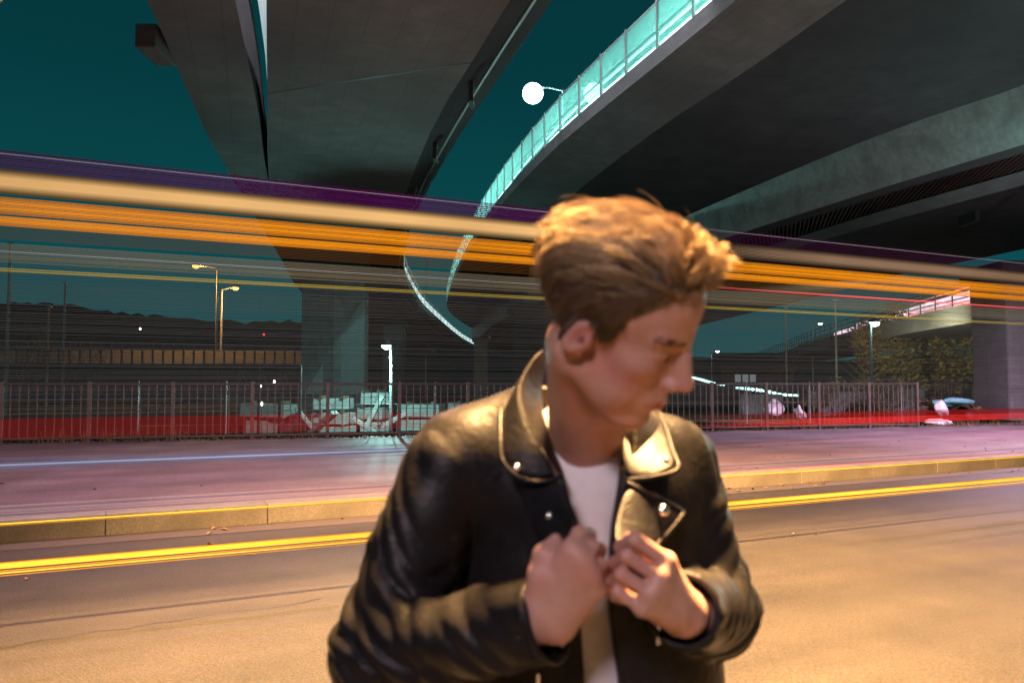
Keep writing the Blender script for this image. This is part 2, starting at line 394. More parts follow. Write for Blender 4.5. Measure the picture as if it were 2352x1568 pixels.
# --- flyover A: overhead on the left, sweeping away and curving right
A = empty("flyover", (-6, 20, -1)); tag(A, "concrete flyover overhead curving away behind the broad pier, two decks side by side", "flyover")
a_r1 = edge(7.3, [(1270, 0), (1152, 170), (1032, 350), (962, 480), (934, 560), (926, 612), (944, 668), (998, 734), (1089, 797), (1180, 826)])
a_r2 = edge(6.5, [(1172, 0), (1098, 120), (1012, 258), (960, 370), (920, 470), (872, 545), (850, 590), (862, 640), (901, 712), (970, 764), (1080, 802)])
a_l2 = edge(6.5, [(612, 0), (614, 200), (622, 440), (664, 590), (730, 680), (830, 745), (960, 786), (1070, 806)])
strip("soffit", a_l2, a_r2, MAT["concrete"], A)
strip("cantilever", a_r2, a_r1, MAT["shaded_concrete"], A)
a_r1t = lift_edge(a_r1, .55)
strip("edge_beam", a_r1, a_r1t, MAT["concrete"], A)
strip("deck_top", a_r1t, lift_edge(a_l2, 1.4), MAT["asphalt"], A)
strip("inner_web", a_l2, lift_edge(a_l2, 1.4), MAT["pale_concrete"], A)
# left deck
b_l = edge(6.5, [(338, 0), (500, 352), (640, 585), (690, 668), (765, 735), (880, 784), (1000, 812)])
b_r = edge(6.5, [(540, 0), (592, 250), (618, 420), (668, 592), (736, 685), (834, 748), (962, 790)])
strip("soffit", b_l, b_r, MAT["concrete"], A)
strip("inner_web", b_r, lift_edge(b_r, 1.5), MAT["shaded_concrete"], A)
strip("edge_beam", b_l, lift_edge(b_l, .9), MAT["concrete"], A)
strip("deck_top", lift_edge(b_l, .9), lift_edge(b_r, 1.5), MAT["asphalt"], A)
gap = side_edge(b_r, .12, 1.55)
strip("added_gap_screen", gap, lift_edge(gap, 3.2), MAT["grey_panel"], A)  # pale screen added to show as a bright strip in the gap
for k in range(60):
    if k % 5 == 2 and a_l2[k].y > 9:
        l0, r0 = a_l2[k], a_r2[min(k, 59)]; w_ = Vector((0, .03, 0)); b = MB()
        b.add([l0 - w_ - Vector((0, 0, .006)), r0 - w_ - Vector((0, 0, .006)), r0 + w_ - Vector((0, 0, .006)), l0 + w_ - Vector((0, 0, .006))], [(0, 1, 2, 3)]); b.build("joint", MAT["dark_steel"], A)
p = at(365, 105, 15.2); bb_ = MB(); bb_.box((p.x - .05, p.y, p.z), (.40, .95, .46)); bevel(bb_.build("drain_box", MAT["concrete"], A), .03)
b = MB(); b.tube(lift_edge(a_r1t, .95), .035, 6); b.build("handrail", MAT["galvanised"], A)
for i in range(0, len(a_r1t), 1):
    if a_r1t[i].y < 10: continue
    b = MB(); b.tube([a_r1t[i], a_r1t[i] + Vector((0, 0, .95))], .03, 6); b.build("rail_post", MAT["galvanised"], A)
for k in range(60):                                                    # cable brackets under the cantilever
    mid = a_r2[k].lerp(a_r1[k], .22)
    if mid.y < 17 or mid.y > 34 or k % 2: continue
    b = MB()
    b.box((mid.x, mid.y, mid.z - .05), (.10, .55, .10)); b.box((mid.x, mid.y - .25, mid.z - .28), (.10, .07, .46)); b.box((mid.x, mid.y, mid.z - .48), (.10, .55, .07)); b.build("bracket", MAT["dark_steel"], A)
b = MB(); b.tube([a_r2[k].lerp(a_r1[k], .45) - Vector((0, 0, .06)) for k in range(60) if a_r1[k].y > 8], .03, 6); b.build("cable_pipe", MAT["galvanised"], A)
cl = [a_r1[k] + Vector((0, -.02, .18)) for k in range(60) if a_r1[k].y > 40]
# pier, with a paler triangular slab standing in for its lamplit patch
pr = empty("bridge_pier", at(762, 930, 52)); pr.location.z = -1; tag(pr, "broad grey concrete bridge pier with a pale triangular slab for its lit patch", "pier")
c = at(762, 800, 52); zt = CAM_Z + 6.5
pa = [at(692, 800, 51.5), at(766, 800, 50.5), at(836, 800, 51.0), at(846, 800, 55), at(700, 800, 56)]
b = MB(); n5 = len(pa); b.add([(q.x, q.y, -1) for q in pa] + [(q.x, q.y, zt) for q in pa], [tuple(range(n5 - 1, -1, -1)), tuple(range(n5, 2 * n5))] + [(i, (i + 1) % n5, n5 + (i + 1) % n5, n5 + i) for i in range(n5)])
o = b.build("shaft", MAT["pale_concrete"], pr); o.matrix_parent_inverse = Matrix.Translation(pr.location).inverted()
w0, w1, w2 = at(698, 905, 51.0), at(834, 905, 50.4), at(834, 686, 50.4)
b = MB(); b.add([w0, w1, w2] + [q + Vector((0, .55, 0)) for q in (w0, w1, w2)], [(0, 1, 2), (5, 4, 3), (0, 3, 4, 1), (1, 4, 5, 2), (2, 5, 3, 0)])
o = b.build("lit_patch_slab", MAT["grey_panel"], pr); o.matrix_parent_inverse = Matrix.Translation(pr.location).inverted()
def pier(px0, px1, Y, dep, ztop, label, name="bridge_pier", mat="concrete"):
    q0, q1 = at(px0, 800, Y), at(px1, 800, Y)
    o = empty(name, ((q0.x + q1.x) / 2, Y, -1)); tag(o, label, "pier", "flyover piers")
    b = MB(); b.box((0, dep / 2, (ztop + 1) / 2), (q1.x - q0.x, dep, ztop + 1)); bevel(b.build("shaft", MAT[mat], o), .12, 3)
    b = MB(); b.box((0, dep / 2, ztop + .70), ((q1.x - q0.x) * 1.25, dep * 1.2, .5)); bevel(b.build("bearing_head", MAT["shaded_concrete"], o), .05)
    return o
pier(878, 924, 66, 2.0, CAM_Z + 5.3, "slim grey pier beside the teal lamp post")
pier(1088, 1120, 100, 2.5, CAM_Z + 5.8, "farthest thin pier under the curving flyover")
pier(1178, 1290, 58, 3.0, CAM_Z + 5.8, "dark wide pier hidden partly by the man's head", mat="shaded_concrete")
# --- flyover B: upper right, glass parapet with lamp light behind it
Bf = empty("flyover", (6, 25, -1)); tag(Bf, "dark concrete flyover crossing overhead with a glowing glass parapet", "flyover")
b1 = edge(8.0, [(1652, 0), (1530, 104), (1400, 212), (1250, 345), (1132, 480), (1066, 585), (1036, 655), (1030, 706), (1076, 744), (1130, 770)])
b2 = edge(7.3, [(1945, 0), (1705, 170), (1500, 305), (1290, 470), (1165, 590), (1108, 670), (1092, 712), (1106, 748), (1150, 775)])
b3 = edge(6.9, [(2850, 0), (2352, 196), (2000, 318), (1600, 486), (1380, 590), (1230, 680), (1170, 730), (1150, 760), (1180, 780)])
b1c = lift_edge(b1, -.30)
strip("edge_beam", lift_edge(b1, .12), b1c, MAT["concrete"], Bf)
strip("cantilever", b1c, b2, MAT["concrete"], Bf)
strip("soffit", b2, b3, MAT["shaded_concrete"], Bf)
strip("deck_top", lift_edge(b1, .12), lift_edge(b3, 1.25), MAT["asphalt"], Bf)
strip("web", b3, lift_edge(b3, 1.25), MAT["shaded_concrete"], Bf)
# glass parapet panels every 2 m
cum, last = 0.0, None; marks = []
dense = spline(b1, 900)
prev = dense[0]; acc_ = 0.0
for p in dense:
    acc_ += (p - prev).length; prev = p
    if acc_ >= 1.6 or not marks: marks.append(p.copy()); acc_ = 0.0
up = Vector((0, 0, 1))
for i in range(len(marks) - 1):
    p, q = marks[i], marks[i + 1]
    if p.y < 13 or p.y > 92: continue
    t = (q - p).normalized(); nn = Vector((t.y, -t.x, 0))
    b = MB(); b.box((0, 0, 0), (.07, .07, 1.22)); o = b.build("parapet_post", MAT["galvanised"], Bf); o.matrix_parent_inverse = Matrix.Translation(Bf.location).inverted(); o.location = p + up * .68; o.rotation_euler.z = math.atan2(t.y, t.x)
    b = MB(); s0, s1 = p + t * .06, q - t * .06
    b.add([s0 + up * .16, s1 + up * .16, s1 + up * 1.20, s0 + up * 1.20] + [v + nn * .02 for v in (s0 + up * .16, s1 + up * .16, s1 + up * 1.20, s0 + up * 1.20)], [(0, 1, 2, 3), (7, 6, 5, 4), (0, 4, 5, 1), (1, 5, 6, 2), (2, 6, 7, 3), (3, 7, 4, 0)])
    o = b.build("glass_panel", MAT["frosted_glass"], Bf); o.matrix_parent_inverse = Matrix.Translation(Bf.location).inverted()
    for zz, r in ((1.26, .035), (.12, .03), (.55, .022)):
        b = MB(); b.tube([p + up * zz + nn * .03, q + up * zz + nn * .03], r, 6)
        o = b.build("parapet_rail", MAT["galvanised"], Bf); o.matrix_parent_inverse = Matrix.Translation(Bf.location).inverted()
for o in A.children: 
    if o.matrix_parent_inverse == Matrix.Identity(4): o.matrix_parent_inverse = Matrix.Translation(A.location).inverted()
for o in Bf.children:
    if o.matrix_parent_inverse == Matrix.Identity(4): o.matrix_parent_inverse = Matrix.Translation(Bf.location).inverted()
# --- flyover C: behind B on the right, with grated gap
Cf = empty("flyover", (15, 35, -1)); tag(Cf, "wide viaduct at the right with a teal lit girder face and grated joint", "flyover")
c4 = edge(5.9, [(2352, 332), (2000, 440), (1700, 536), (1450, 618), (1250, 690), (1130, 748), (1090, 790)])
c3 = [p + Vector((-.55, 0, 1.7)) for p in c4]
c5 = edge(5.9, [(2352, 352), (2000, 457), (1700, 550), (1450, 630), (1260, 698), (1140, 753), (1098, 794)])
c6 = edge(6.2, [(2352, 392), (2000, 492), (1720, 578), (1460, 650), (1280, 708), (1150, 758), (1106, 797)])
c7 = edge(5.9, [(2352, 425), (2000, 520), (1740, 595), (1470, 668), (1290, 720), (1160, 765), (1112, 800)])
cf = edge(5.9, [(2700, 480), (2352, 572), (2050, 634), (1850, 688), (1617, 744), (1400, 796), (1250, 820)])
strip("girder_face", c3, c4, MAT["pale_concrete"], Cf); strip("girder_bottom", c4, c5, MAT["shaded_concrete"], Cf)  # girder face brightened by paler concrete in place of stronger lamplight
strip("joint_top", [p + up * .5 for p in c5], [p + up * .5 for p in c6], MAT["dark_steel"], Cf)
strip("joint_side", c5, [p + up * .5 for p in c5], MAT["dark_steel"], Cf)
strip("edge_girder", c6, c7, MAT["concrete"], Cf); strip("soffit", c7, cf, MAT["shaded_concrete"], Cf)
strip("far_face", cf, lift_edge(cf, 1.6), MAT["concrete"], Cf); strip("deck_top", lift_edge(c3, .1), lift_edge(cf, 1.6), MAT["asphalt"], Cf)
for k in range(6, 600):                                              # bars of the grating
    t = k / 600 * 40
    i = int(t); 
    if i >= 38: break
    u = t - i; a_, b_2 = c5[i].lerp(c5[i + 1], u), c6[i].lerp(c6[i + 1], u)
    if a_.y > 42 or a_.y < 14 or k % 2: continue
    b = MB(); b.tube([a_ + up * .18, b_2 + up * .05], .035, 4); b.build("grating_bar", MAT["rusty_steel"], Cf)
p = at(2225, 470, 27.5); b = MB(); b.box((p.x, p.y, CAM_Z + 5.72), (.16, 1.0, .36)); b.build("drain_spout", MAT["dark_steel"], Cf)
for o in Cf.children: o.matrix_parent_inverse = Matrix.Translation(Cf.location).inverted()
pier(2316, 2460, 27, 2.2, CAM_Z + 4.2, "massive concrete column at the edge of the frame beyond the pavement")
# --- ramp D far right
Df = empty("road_ramp", (35, 55, -1)); tag(Df, "far raised road ramp with open railing behind the trees", "ramp")
d1 = edge(4.4, [(2420, 640), (2250, 690), (2150, 712), (2050, 736), (1950, 762), (1860, 786), (1800, 806), (1740, 824)], ext=15, n=40)
d2 = side_edge(d1, 7.0)
strip("fascia", d1, lift_edge(d1, -1.1), MAT["concrete"], Df); strip("soffit", lift_edge(d1, -1.1), lift_edge(d2, -1.1), MAT["shaded_concrete"], Df); strip("deck_top", d1, d2, MAT["asphalt"], Df)
strip("screen", d2, lift_edge(d2, 2.6), MAT["grey_panel"], Df)
for zz in (.35, .75, 1.15):
    b = MB(); b.tube(lift_edge(d1, zz), .035, 5); b.build("rail", MAT["dark_steel"], Df)
prev = None
for p in spline(d1, 500):
    if prev is None or (p - prev).length > 2.2:
        prev = p.copy(); b = MB(); b.tube([p, p + up * 1.2], .045, 5); b.build("rail_post", MAT["dark_steel"], Df)
for o in Df.children: o.matrix_parent_inverse = Matrix.Translation(Df.location).inverted()
q = at(2215, 800, 66); b = MB(); b.box((q.x, q.y + 4, 1.0), (1.6, 2.0, 5.2)); o = b.build("support", MAT["concrete"], Df); o.matrix_parent_inverse = Matrix.Translation(Df.location).inverted()
# --- distant elevated highway, left
Hf = empty("distant_highway", at(300, 850, 95)); Hf.location.z = -1; tag(Hf, "distant raised highway with glowing noise barrier panels and concrete edge", "viaduct")
h0, h1 = at(-160, 842, 92), at(700, 842, 96); hd = (h1 - h0).normalized(); HL = (h1 - h0).length; hn = Vector((-hd.y, hd.x, 0))
def inH(o): o.matrix_parent_inverse = Matrix.Translation(Hf.location).inverted(); return o
za, zb = at(300, 858, 94).z, at(300, 836, 94).z
b = MB(); b.add([h0 + Vector((0, 0, za - h0.z)), h1 + Vector((0, 0, za - h1.z)), h1 + Vector((0, 0, zb - h1.z)), h0 + Vector((0, 0, zb - h0.z))] + [v + hn * 9 for v in (h0 + Vector((0, 0, za - h0.z)), h1 + Vector((0, 0, za - h1.z)), h1 + Vector((0, 0, zb - h1.z - .9)), h0 + Vector((0, 0, zb - h0.z - .9)))], [(0, 1, 2, 3), (0, 4, 5, 1), (3, 2, 6, 7), (4, 7, 6, 5)])
inH(b.build("deck", MAT["concrete"], Hf))
zc = at(300, 803, 94).z; npn = 36
for i in range(npn):
    c = h0 + hd * (HL * (i + .5) / npn)
    if i >= 0:
        b = MB(); b.box((c.x, c.y, (zb + zc) / 2), (HL / npn - .22, .08, zc - zb - .1), math.atan2(hd.y, hd.x)); inH(b.build("barrier_panel", MAT["frosted_warm"] if "frosted_warm" in MAT else MAT["grey_panel"], Hf))
    c = h0 + hd * (HL * i / npn)
    b = MB(); b.box((c.x, c.y - .1, (zb + zc) / 2 + .45), (.16, .16, zc - zb + .9), math.atan2(hd.y, hd.x)); inH(b.build("barrier_post", MAT["dark_steel"], Hf))
for px in (120, 420, 640):
    q = at(px, 870, 97); b = MB(); b.box((q.x, q.y + 3, (za - 1) / 2), (1.8, 2.0, za + 1)); inH(b.build("support", MAT["concrete"], Hf))
# hills
for nm, pts, Y0, lab in (("hill", [(-500, 688), (-200, 700), (0, 698), (150, 702), (300, 722), (480, 736), (600, 742), (690, 738), (900, 760), (1300, 800), (1800, 830), (2500, 800), (3000, 790)], 520, None),):
    b = MB(); rr = random.Random(2); top = []; P0 = [at(x, y, Y0) for x, y in pts]
    S = spline(P0, 180); vs_ = []
    for i, p in enumerate(S):
        zz = p.z + rr.uniform(-1.2, 1.8); vs_ += [(p.x, p.y - 200, -2), (p.x, p.y - 60, zz * .7), (p.x, p.y, zz), (p.x, p.y + 250, -2)]
    b.add(vs_, [(i * 4 + k, i * 4 + 4 + k, i * 4 + 5 + k, i * 4 + 1 + k) for i in range(179) for k in range(3)])
    tag(b.build(nm, MAT["hillside"]), kind="structure")

# ------------------------------------------------------------------ street lamps
def street_lamp(base, h, arm, label, lens, color, power, r_head=.16, pole="galvanised", group=None, double=False, name="street_lamp", r=.07, spot=None, soft=None, globe=False, aim=(0, 0, -1)):
    o = empty(name, base); tag(o, label, "street lamp", group)
    b = MB(); b.tube([(0, 0, 0), (0, 0, h * .25), (0, 0, h)], [r * 1.25, r, r * .65], 10); b.build("pole", MAT[pole], o, smooth=True)
    b = MB(); b.lathe((0, 0, 0), [(r * 2.0, 0), (r * 2.0, .10), (r * 1.3, .16), (r * 1.25, .5)], 12); b.build("base_collar", MAT[pole], o)
    av = Vector(arm)
    for sgn in ((1, -1) if double else (1,)):
        a = av * sgn if sgn == 1 else Vector((-av.x, -av.y, av.z))
        tip = Vector((0, 0, h)) + a
        b = MB(); b.tube([(0, 0, h - .05), Vector((0, 0, h)) + a * .45 + Vector((0, 0, .06)), tip], r * .45, 8); b.build("arm", MAT[pole], o)
        hd_ = MB(); hd_.lathe((0, 0, 0), [(.02, r_head * .95), (r_head * .6, r_head * .85), (r_head * 1.1, r_head * .45), (r_head * 1.2, r_head * .15), (r_head * 1.15, .0)], 16)
        if globe:
            hd_ = MB(); hd_.lathe((0, 0, r_head * .42), [(r_head * .22, -.04), (r_head * .22, .06), (r_head * .08, .12)], 12)
        hh = hd_.build("lantern", MAT["dark_steel"], o, loc=tip, smooth=True)
        ln = MB(); ln.lathe((0, 0, 0), [(r_head * 1.05, .0), (r_head * 1.0, -r_head * .35), (r_head * .75, -r_head * .7), (r_head * .35, -r_head * .9), (.005, -r_head * .95)], 16)
        if globe:
            ln = MB(); ln.lathe((0, 0, -r_head * .55), [(r_head * math.sin(k * math.pi / 12) + .004, -r_head * math.cos(k * math.pi / 12)) for k in range(13)], 20)
        l_ = ln.build("lens", MAT[lens], hh, smooth=True)
        if power and sgn == 1: lamp_light("lamp_glow", (tip.x, tip.y, tip.z - r_head * 1.35), color, power, soft or r_head * .6, o, spot=spot, aim=aim)
    return o
TEAL, SOD = (0.42, 1.0, 0.92), (1.0, 0.52, 0.16)
# the lamp on flyover B
p = at(1294, 262, 38.0); tp = at(1294, 207, 38.0); hd_p = at(1224, 202, 38.0)
street_lamp((p.x, p.y, CAM_Z + 8.1), tp.z - CAM_Z - 8.1, hd_p - tp, "tall double-armed street lamp shining teal above the glass parapet", "lens_teal", TEAL, 5200, r_head=.50, double=True, r=.10, globe=True)
p = at(897, 975, 26.5); t = at(889, 795, 26.5)
street_lamp((p.x, p.y, -1.0), t.z + 1.0, (-.16, 0, .03), "pale lamp post glowing teal behind the railing near the grey pier", "lens_teal", TEAL, 1000, r_head=.15, r=.06)
p = at(2004, 940, 43.0); t = at(2006, 742, 43.0)
street_lamp((p.x, p.y, -1.0), t.z + 1.0, (.22, 0, .05), "pale lamp post glowing white in front of the dark trees", "lens_teal", (1.0, 0.95, 0.62), 9000, r_head=.25, r=.10, spot=150, aim=(.35, .9, -.25))
for (hx, hy, bx, by, Y, lab, pw) in ((450, 610, 496, 815, 98, "taller yellow street lamp above the distant highway", 3600), (541, 660, 507, 815, 104, "shorter yellow street lamp above the distant highway", 2600)):
    p, t = at(bx, by, Y), at(hx, hy, Y); base = Vector((p.x, p.y, zb - .8))
    street_lamp(base, t.z - base.z - .3, (t.x - p.x, 0, .3), lab, "lens_sodium", SOD, pw, r_head=.42, pole="painted_pole", r=.16)
for i, (hx, hy, bx, Y, lab) in enumerate(((1648, 806, 1634, 110, "small white lamp beyond the red lights, beside the man's brow"), (1669, 826, 1656, 125, "small white lamp second from the man's brow"), (1758, 846, 1757, 140, "tiny low lamp between the small white lamps and the ramp"), (1884, 742, 1865, 95, "small white lamp on the ramp's lower end"))):
    t = at(hx, hy, Y); p = at(bx, hy, Y)
    street_lamp((p.x, p.y, -1), t.z + .9, (t.x - p.x, 0, .1), lab, "lens_white", TEAL, 0, r_head=.22, r=.08)
for px, y0, Y, lab in ((1804, 708, 80, "bare pale mast left of the ramp railing"), (1918, 690, 70, "tall bare pale mast over the ramp railing"), (980, 600, 120, "thin mast between the two curving flyovers")):
    t = at(px, y0, Y); o = empty("lighting_mast", (t.x, t.y, -1)); tag(o, lab, "mast"); b = MB(); b.tube([(0, 0, 0), (0, 0, t.z + 1)], [.13, .08], 8); b.build("pole", MAT["pale_concrete"], o); b = MB(); b.box((0, 0, t.z + 1.05), (.5, .2, .1)); b.build("bracket", MAT["galvanised"], o)
for px, y0, Y, lab in ((24, 560, 60, "dark unlit lamp mast among the bare trees at the edge of the photo"), (150, 650, 75, "dark unlit lamp mast right of the leftmost bare tree"), (112, 705, 85, "short dark mast behind the leftmost bare tree")):
    t = at(px, y0, Y); o = empty("lighting_mast", (t.x, t.y, -1)); tag(o, lab, "mast"); b = MB(); b.tube([(0, 0, 0), (0, 0, t.z + 1)], [.16, .09], 8); b.build("pole", MAT["painted_pole"], o); b = MB(); b.box((0, 0, t.z + 1.05), (.5, .2, .1)); b.build("bracket", MAT["galvanised"], o)
# the near street's own sodium lamp over the man, and an added fill lamp behind the lens (both above or behind the frame)
street_lamp((6.6, 1.6, 0), 7.2, (-5.60, 1.60, .3), "sodium street lamp arching over the near lane above the frame", "lens_sodium", (1.0, 0.55, 0.21), 46000, r_head=.20, pole="painted_pole", spot=132, soft=.75, aim=(.42, .02, -1))
street_lamp((-2.6, -7.5, .12), 5.6, (.7, 1.6, .2), "added pale fill lamp behind the camera", "lens_white", (1.0, 0.77, 0.88), 2200, r_head=.18, pole="painted_pole", spot=160, soft=.6)
def hung_lamp(loc, label, color, power, spot):
    o = empty("pavement_fill_lamp", loc); tag(o, label, "lamp")
    b = MB(); b.box((0, 0, .06), (.9, .28, .14)); bevel(b.build("housing", MAT["dark_steel"], o), .03)
    b = MB(); b.box((0, 0, -.03), (.8, .2, .03)); b.build("lens", MAT["lens_sodium"], o)
    for sx in (-.3, .3):
        b = MB(); b.tube([(sx, 0, .13), (sx, 0, .42)], .02, 6); b.build("hanger", MAT["dark_steel"], o)
    lamp_light("lamp_glow", (0, 0, -.10), color, power, .25, o, spot=spot, aim=(-.1, .1, -1))
hung_lamp((-3.4, 11.4, CAM_Z + 6.08), "added rosy fill lamp hung below the left flyover above the frame", (1.0, 0.55, 0.66), 3600, 150)  # unseen lamp added to brighten the pavement with a tail-light pink
q = K0 + D * 22.5 + NRM * 3.0
street_lamp((q.x, q.y, KERB_H), 6.5, (-.9, -.6, .2), "added rosy fill lamp on the far pavement beyond the right of the frame", "lens_sodium", (0.95, 0.50, 0.80), 6000, r_head=.20, pole="painted_pole", spot=165, soft=.4)  # unseen lamp added to carry the pink light across the right-hand pavement
street_lamp((13.4, 16.0, KERB_H), 5.0, (-.4, 0, .1), "teal underpass lamp beyond the right of the frame", "lens_teal", TEAL, 1000, r_head=.18)
q = at_z(560, -160, CAM_Z + 8.2)
street_lamp((q.x + 3.0, q.y + 2, q.z), 5.0, (-1.6, 0, .2), "added pale lamp standing on the left flyover above the frame", "lens_white", (0.95, 0.88, 1.0), 3000, r_head=.20)  # unseen lamp added to light the screen in the deck gap
# ------------------------------------------------------------------ passing lights hanging over the carriageway (real glowing rods along the bus lane)
BP = at(0, 880, 4.7)
def lane_pt(px, py):                         # where the sight line meets the vertical plane of the bus side
    d = ray(px, py); o_ = Vector((0, 0, CAM_Z)); s = (BP - o_).dot(NRM) / d.dot(NRM); return o_ + d * s
def lane_t(px): return (lane_pt(px, 880) - BP).dot(D)
PXM = 4.7 / FP
def trail(label, rods, group=None):
    o = empty("light_trail", (BP.x, BP.y, 0)); tag(o, label, "light trail", group)
    for y, w, mat, x0, x1, dn in rods:
        p = lane_pt(0, y) + NRM * dn; t0 = lane_t(x0) if x0 is not None else -5.0; t1 = lane_t(x1) if x1 is not None else 26.0
        ts = [t0 + (t1 - t0) * k / 10 for k in range(11)]; r = w * PXM / 2
        rs_ = [r] * 11
        if x0 is not None: rs_[0] = r * .15
        b = MB(); b.tube([p + D * t for t in ts], rs_, 6); q = b.build("streak", MAT[mat], o); q.matrix_parent_inverse = Matrix.Translation(o.location).inverted()
    return o
glow("t_tan", (0.90, 0.50, 0.17), 0.95); glow("t_tan2", (0.62, 0.32, 0.11), 0.75); glow("t_tan4", (0.42, 0.24, 0.13), 0.55); glow("t_tan5", (0.25, 0.13, 0.08), 0.4); glow("t_tan3", (0.42, 0.2, 0.08), 0.4)
glow("t_amber", (1.0, 0.31, 0.008), 1.0); glow("t_amber2", (0.85, 0.26, 0.012), 0.75); glow("t_brown", (0.30, 0.10, 0.02), 0.45)
glow("t_yellow", (1.0, 0.60, 0.05), 1.5); glow("t_orange", (1.0, 0.35, 0.02), 1.1); glow("t_dullyel", (0.62, 0.42, 0.06), 0.75); glow("t_film", (0.33, 0.26, 0.16), 0.30)
glow("t_film2", (0.15, 0.13, 0.19), 0.3); glow("t_purple", (0.17, 0.010, 0.19), 0.42); glow("t_purple2", (0.14, 0.008, 0.09), 0.40); glow("t_white", (0.8, 0.75, 0.75), 0.5)
glow("t_red", (1.0, 0.03, 0.03), 0.9); glow("t_red2", (0.75, 0.02, 0.02), 0.42); glow("t_red3", (0.85, 0.04, 0.04), 0.42); glow("t_redw", (1.0, 0.16, 0.14), 1.1); glow("t_blue", (0.55, 0.62, 0.95), 0.62); glow("t_blue2", (0.42, 0.40, 0.62), 0.34); glow("t_pink", (0.95, 0.62, 0.60), 0.55)
N_ = None
trail("purple hazy streaks, topmost of the light streaks", [(346 + i * 5.2, 3.4, "t_purple" if i % 3 else "t_purple2", N_, 1300, .002 * i) for i in range(10)] + [(346 + i * 5.2, 1.2, "t_purple2", 1305, N_, .002 * i) for i in range(10)] + [(353, 1.2, "t_white", N_, N_, -.01)])
for k_, s_k in enumerate((1.0, .74, .48, .27, .13)): glow(f"t_g{k_}", (0.88, 0.50, 0.19), s_k); glow(f"t_h{k_}", (0.46, 0.27, 0.16), s_k * .55); glow(f"t_m{k_}", (0.70, 0.40, 0.17), s_k * .8)
tan = [(390, 4), (394, 3), (398.5, 2), (403, 1), (408, 0), (413, 0), (418, 0), (423, 0), (428, 1), (432.5, 2), (437, 3), (441, 4)]
trail("soft broad tan streak above the amber ones", [(y_, 5.6, f"t_{c_}{k_}", x0_, x1_, .003 * k_) for c_, x0_, x1_ in (("g", N_, 1290), ("m", 1286, 1560), ("h", 1555, N_)) for y_, k_ in tan])
trail("wide band of fine amber streaks running behind the man's hair",
      [(453 + i * 3.3, 2.1 + .7 * (i % 3 == 1), "t_amber" if (1 < i < 10) else "t_amber2", N_, N_, .003 * (i % 4)) for i in range(12)] +
      [(497 + i * 3.3, 2.3 + .5 * (i % 2), "t_amber" if i < 5 else "t_amber2", N_, N_, .003 * (i % 3)) for i in range(7)] +
      [(522 + i * 4.2, 1.1, "t_brown", N_, N_, .004) for i in range(7)])
rf = random.Random(8)
def film(y0, y1, n, w, mats): return [(y0 + (y1 - y0) * (i + rf.uniform(.1, .9)) / n, w * rf.uniform(.7, 1.4), rf.choice(mats), N_, N_, rf.uniform(0, .03)) for i in range(n)]
glow("f_a", (0.40, 0.31, 0.18), 0.48); glow("f_b", (0.32, 0.25, 0.18), 0.42); glow("f_c", (0.17, 0.15, 0.17), 0.42); glow("f_d", (0.20, 0.165, 0.14), 0.40)
trail("pale yellow-grey film of faint streaks under the amber band", film(558, 602, 22, .95, ["f_a", "f_b"]) + [(577, 1.3, "t_white", N_, 1250, -.01), (590, 1.0, "t_film", N_, N_, -.01)])
trail("thin twin yellow streaks crossing in front of the pier", [(616, 2.0, "t_dullyel", N_, N_, 0), (621, 2.4, "t_dullyel", N_, N_, 0)] + film(603, 700, 36, .8, ["f_c", "f_d"]))
trail("faint brown-grey film of streaks across the yard and railing", film(702, 960, 84, .78, ["f_d", "f_c", "f_d"]) + [(905, 1.2, "t_film2", N_, N_, 0)])
trail("thin red streak leaving the man's forehead", [(548, 3.4, "t_redw", 1560, N_, 0), (552, 2.0, "t_red", 1560, N_, .004)])
trail("bright red streaks low over the far pavement beside the man", [(992 + i * 5.2, 3.2, "t_red" if i > 3 else "t_red2", 1560 + 60 * (i % 3), N_, .004 * (i % 3)) for i in range(9)])
trail("dull red hazy streaks across the foot of the railing", [(964 + i * 4.6, 1.3, "t_red3", N_, 1300, .004 * (i % 3)) for i in range(10)])
trail("soft bluish-white streak low over the far pavement", film(1052, 1085, 12, .8, ["t_blue2"]) + [(1064, 2.5, "t_blue2", N_, 1200, .004), (1068, 3.6, "t_blue", N_, 1200, 0), (1073, 2.6, "t_blue2", N_, 1200, .004)])
trail("pink and yellow streaks along the kerb top", film(1160, 1192, 11, .8, ["t_blue2", "t_pink"]) + [(1194, 1.8, "t_pink", N_, 1200, .004), (1203, 3.2, "t_yellow", N_, N_, 0), (1207, 1.2, "t_orange", N_, N_, 0)])
trail("thin red streak above the kerb beside the man's sleeve", [(1187, 3.0, "t_redw", 1560, N_, 0)])
trail("bold twin yellow streaks low over the near lane", [(1293, 3, "t_orange", N_, N_, .004), (1300, 12, "t_yellow", N_, N_, 0), (1311.5, 3.4, "t_orange", N_, N_, .003), (1316, 3.4, "t_yellow", N_, N_, 0), (1322, 2.2, "t_orange", N_, N_, 0)])
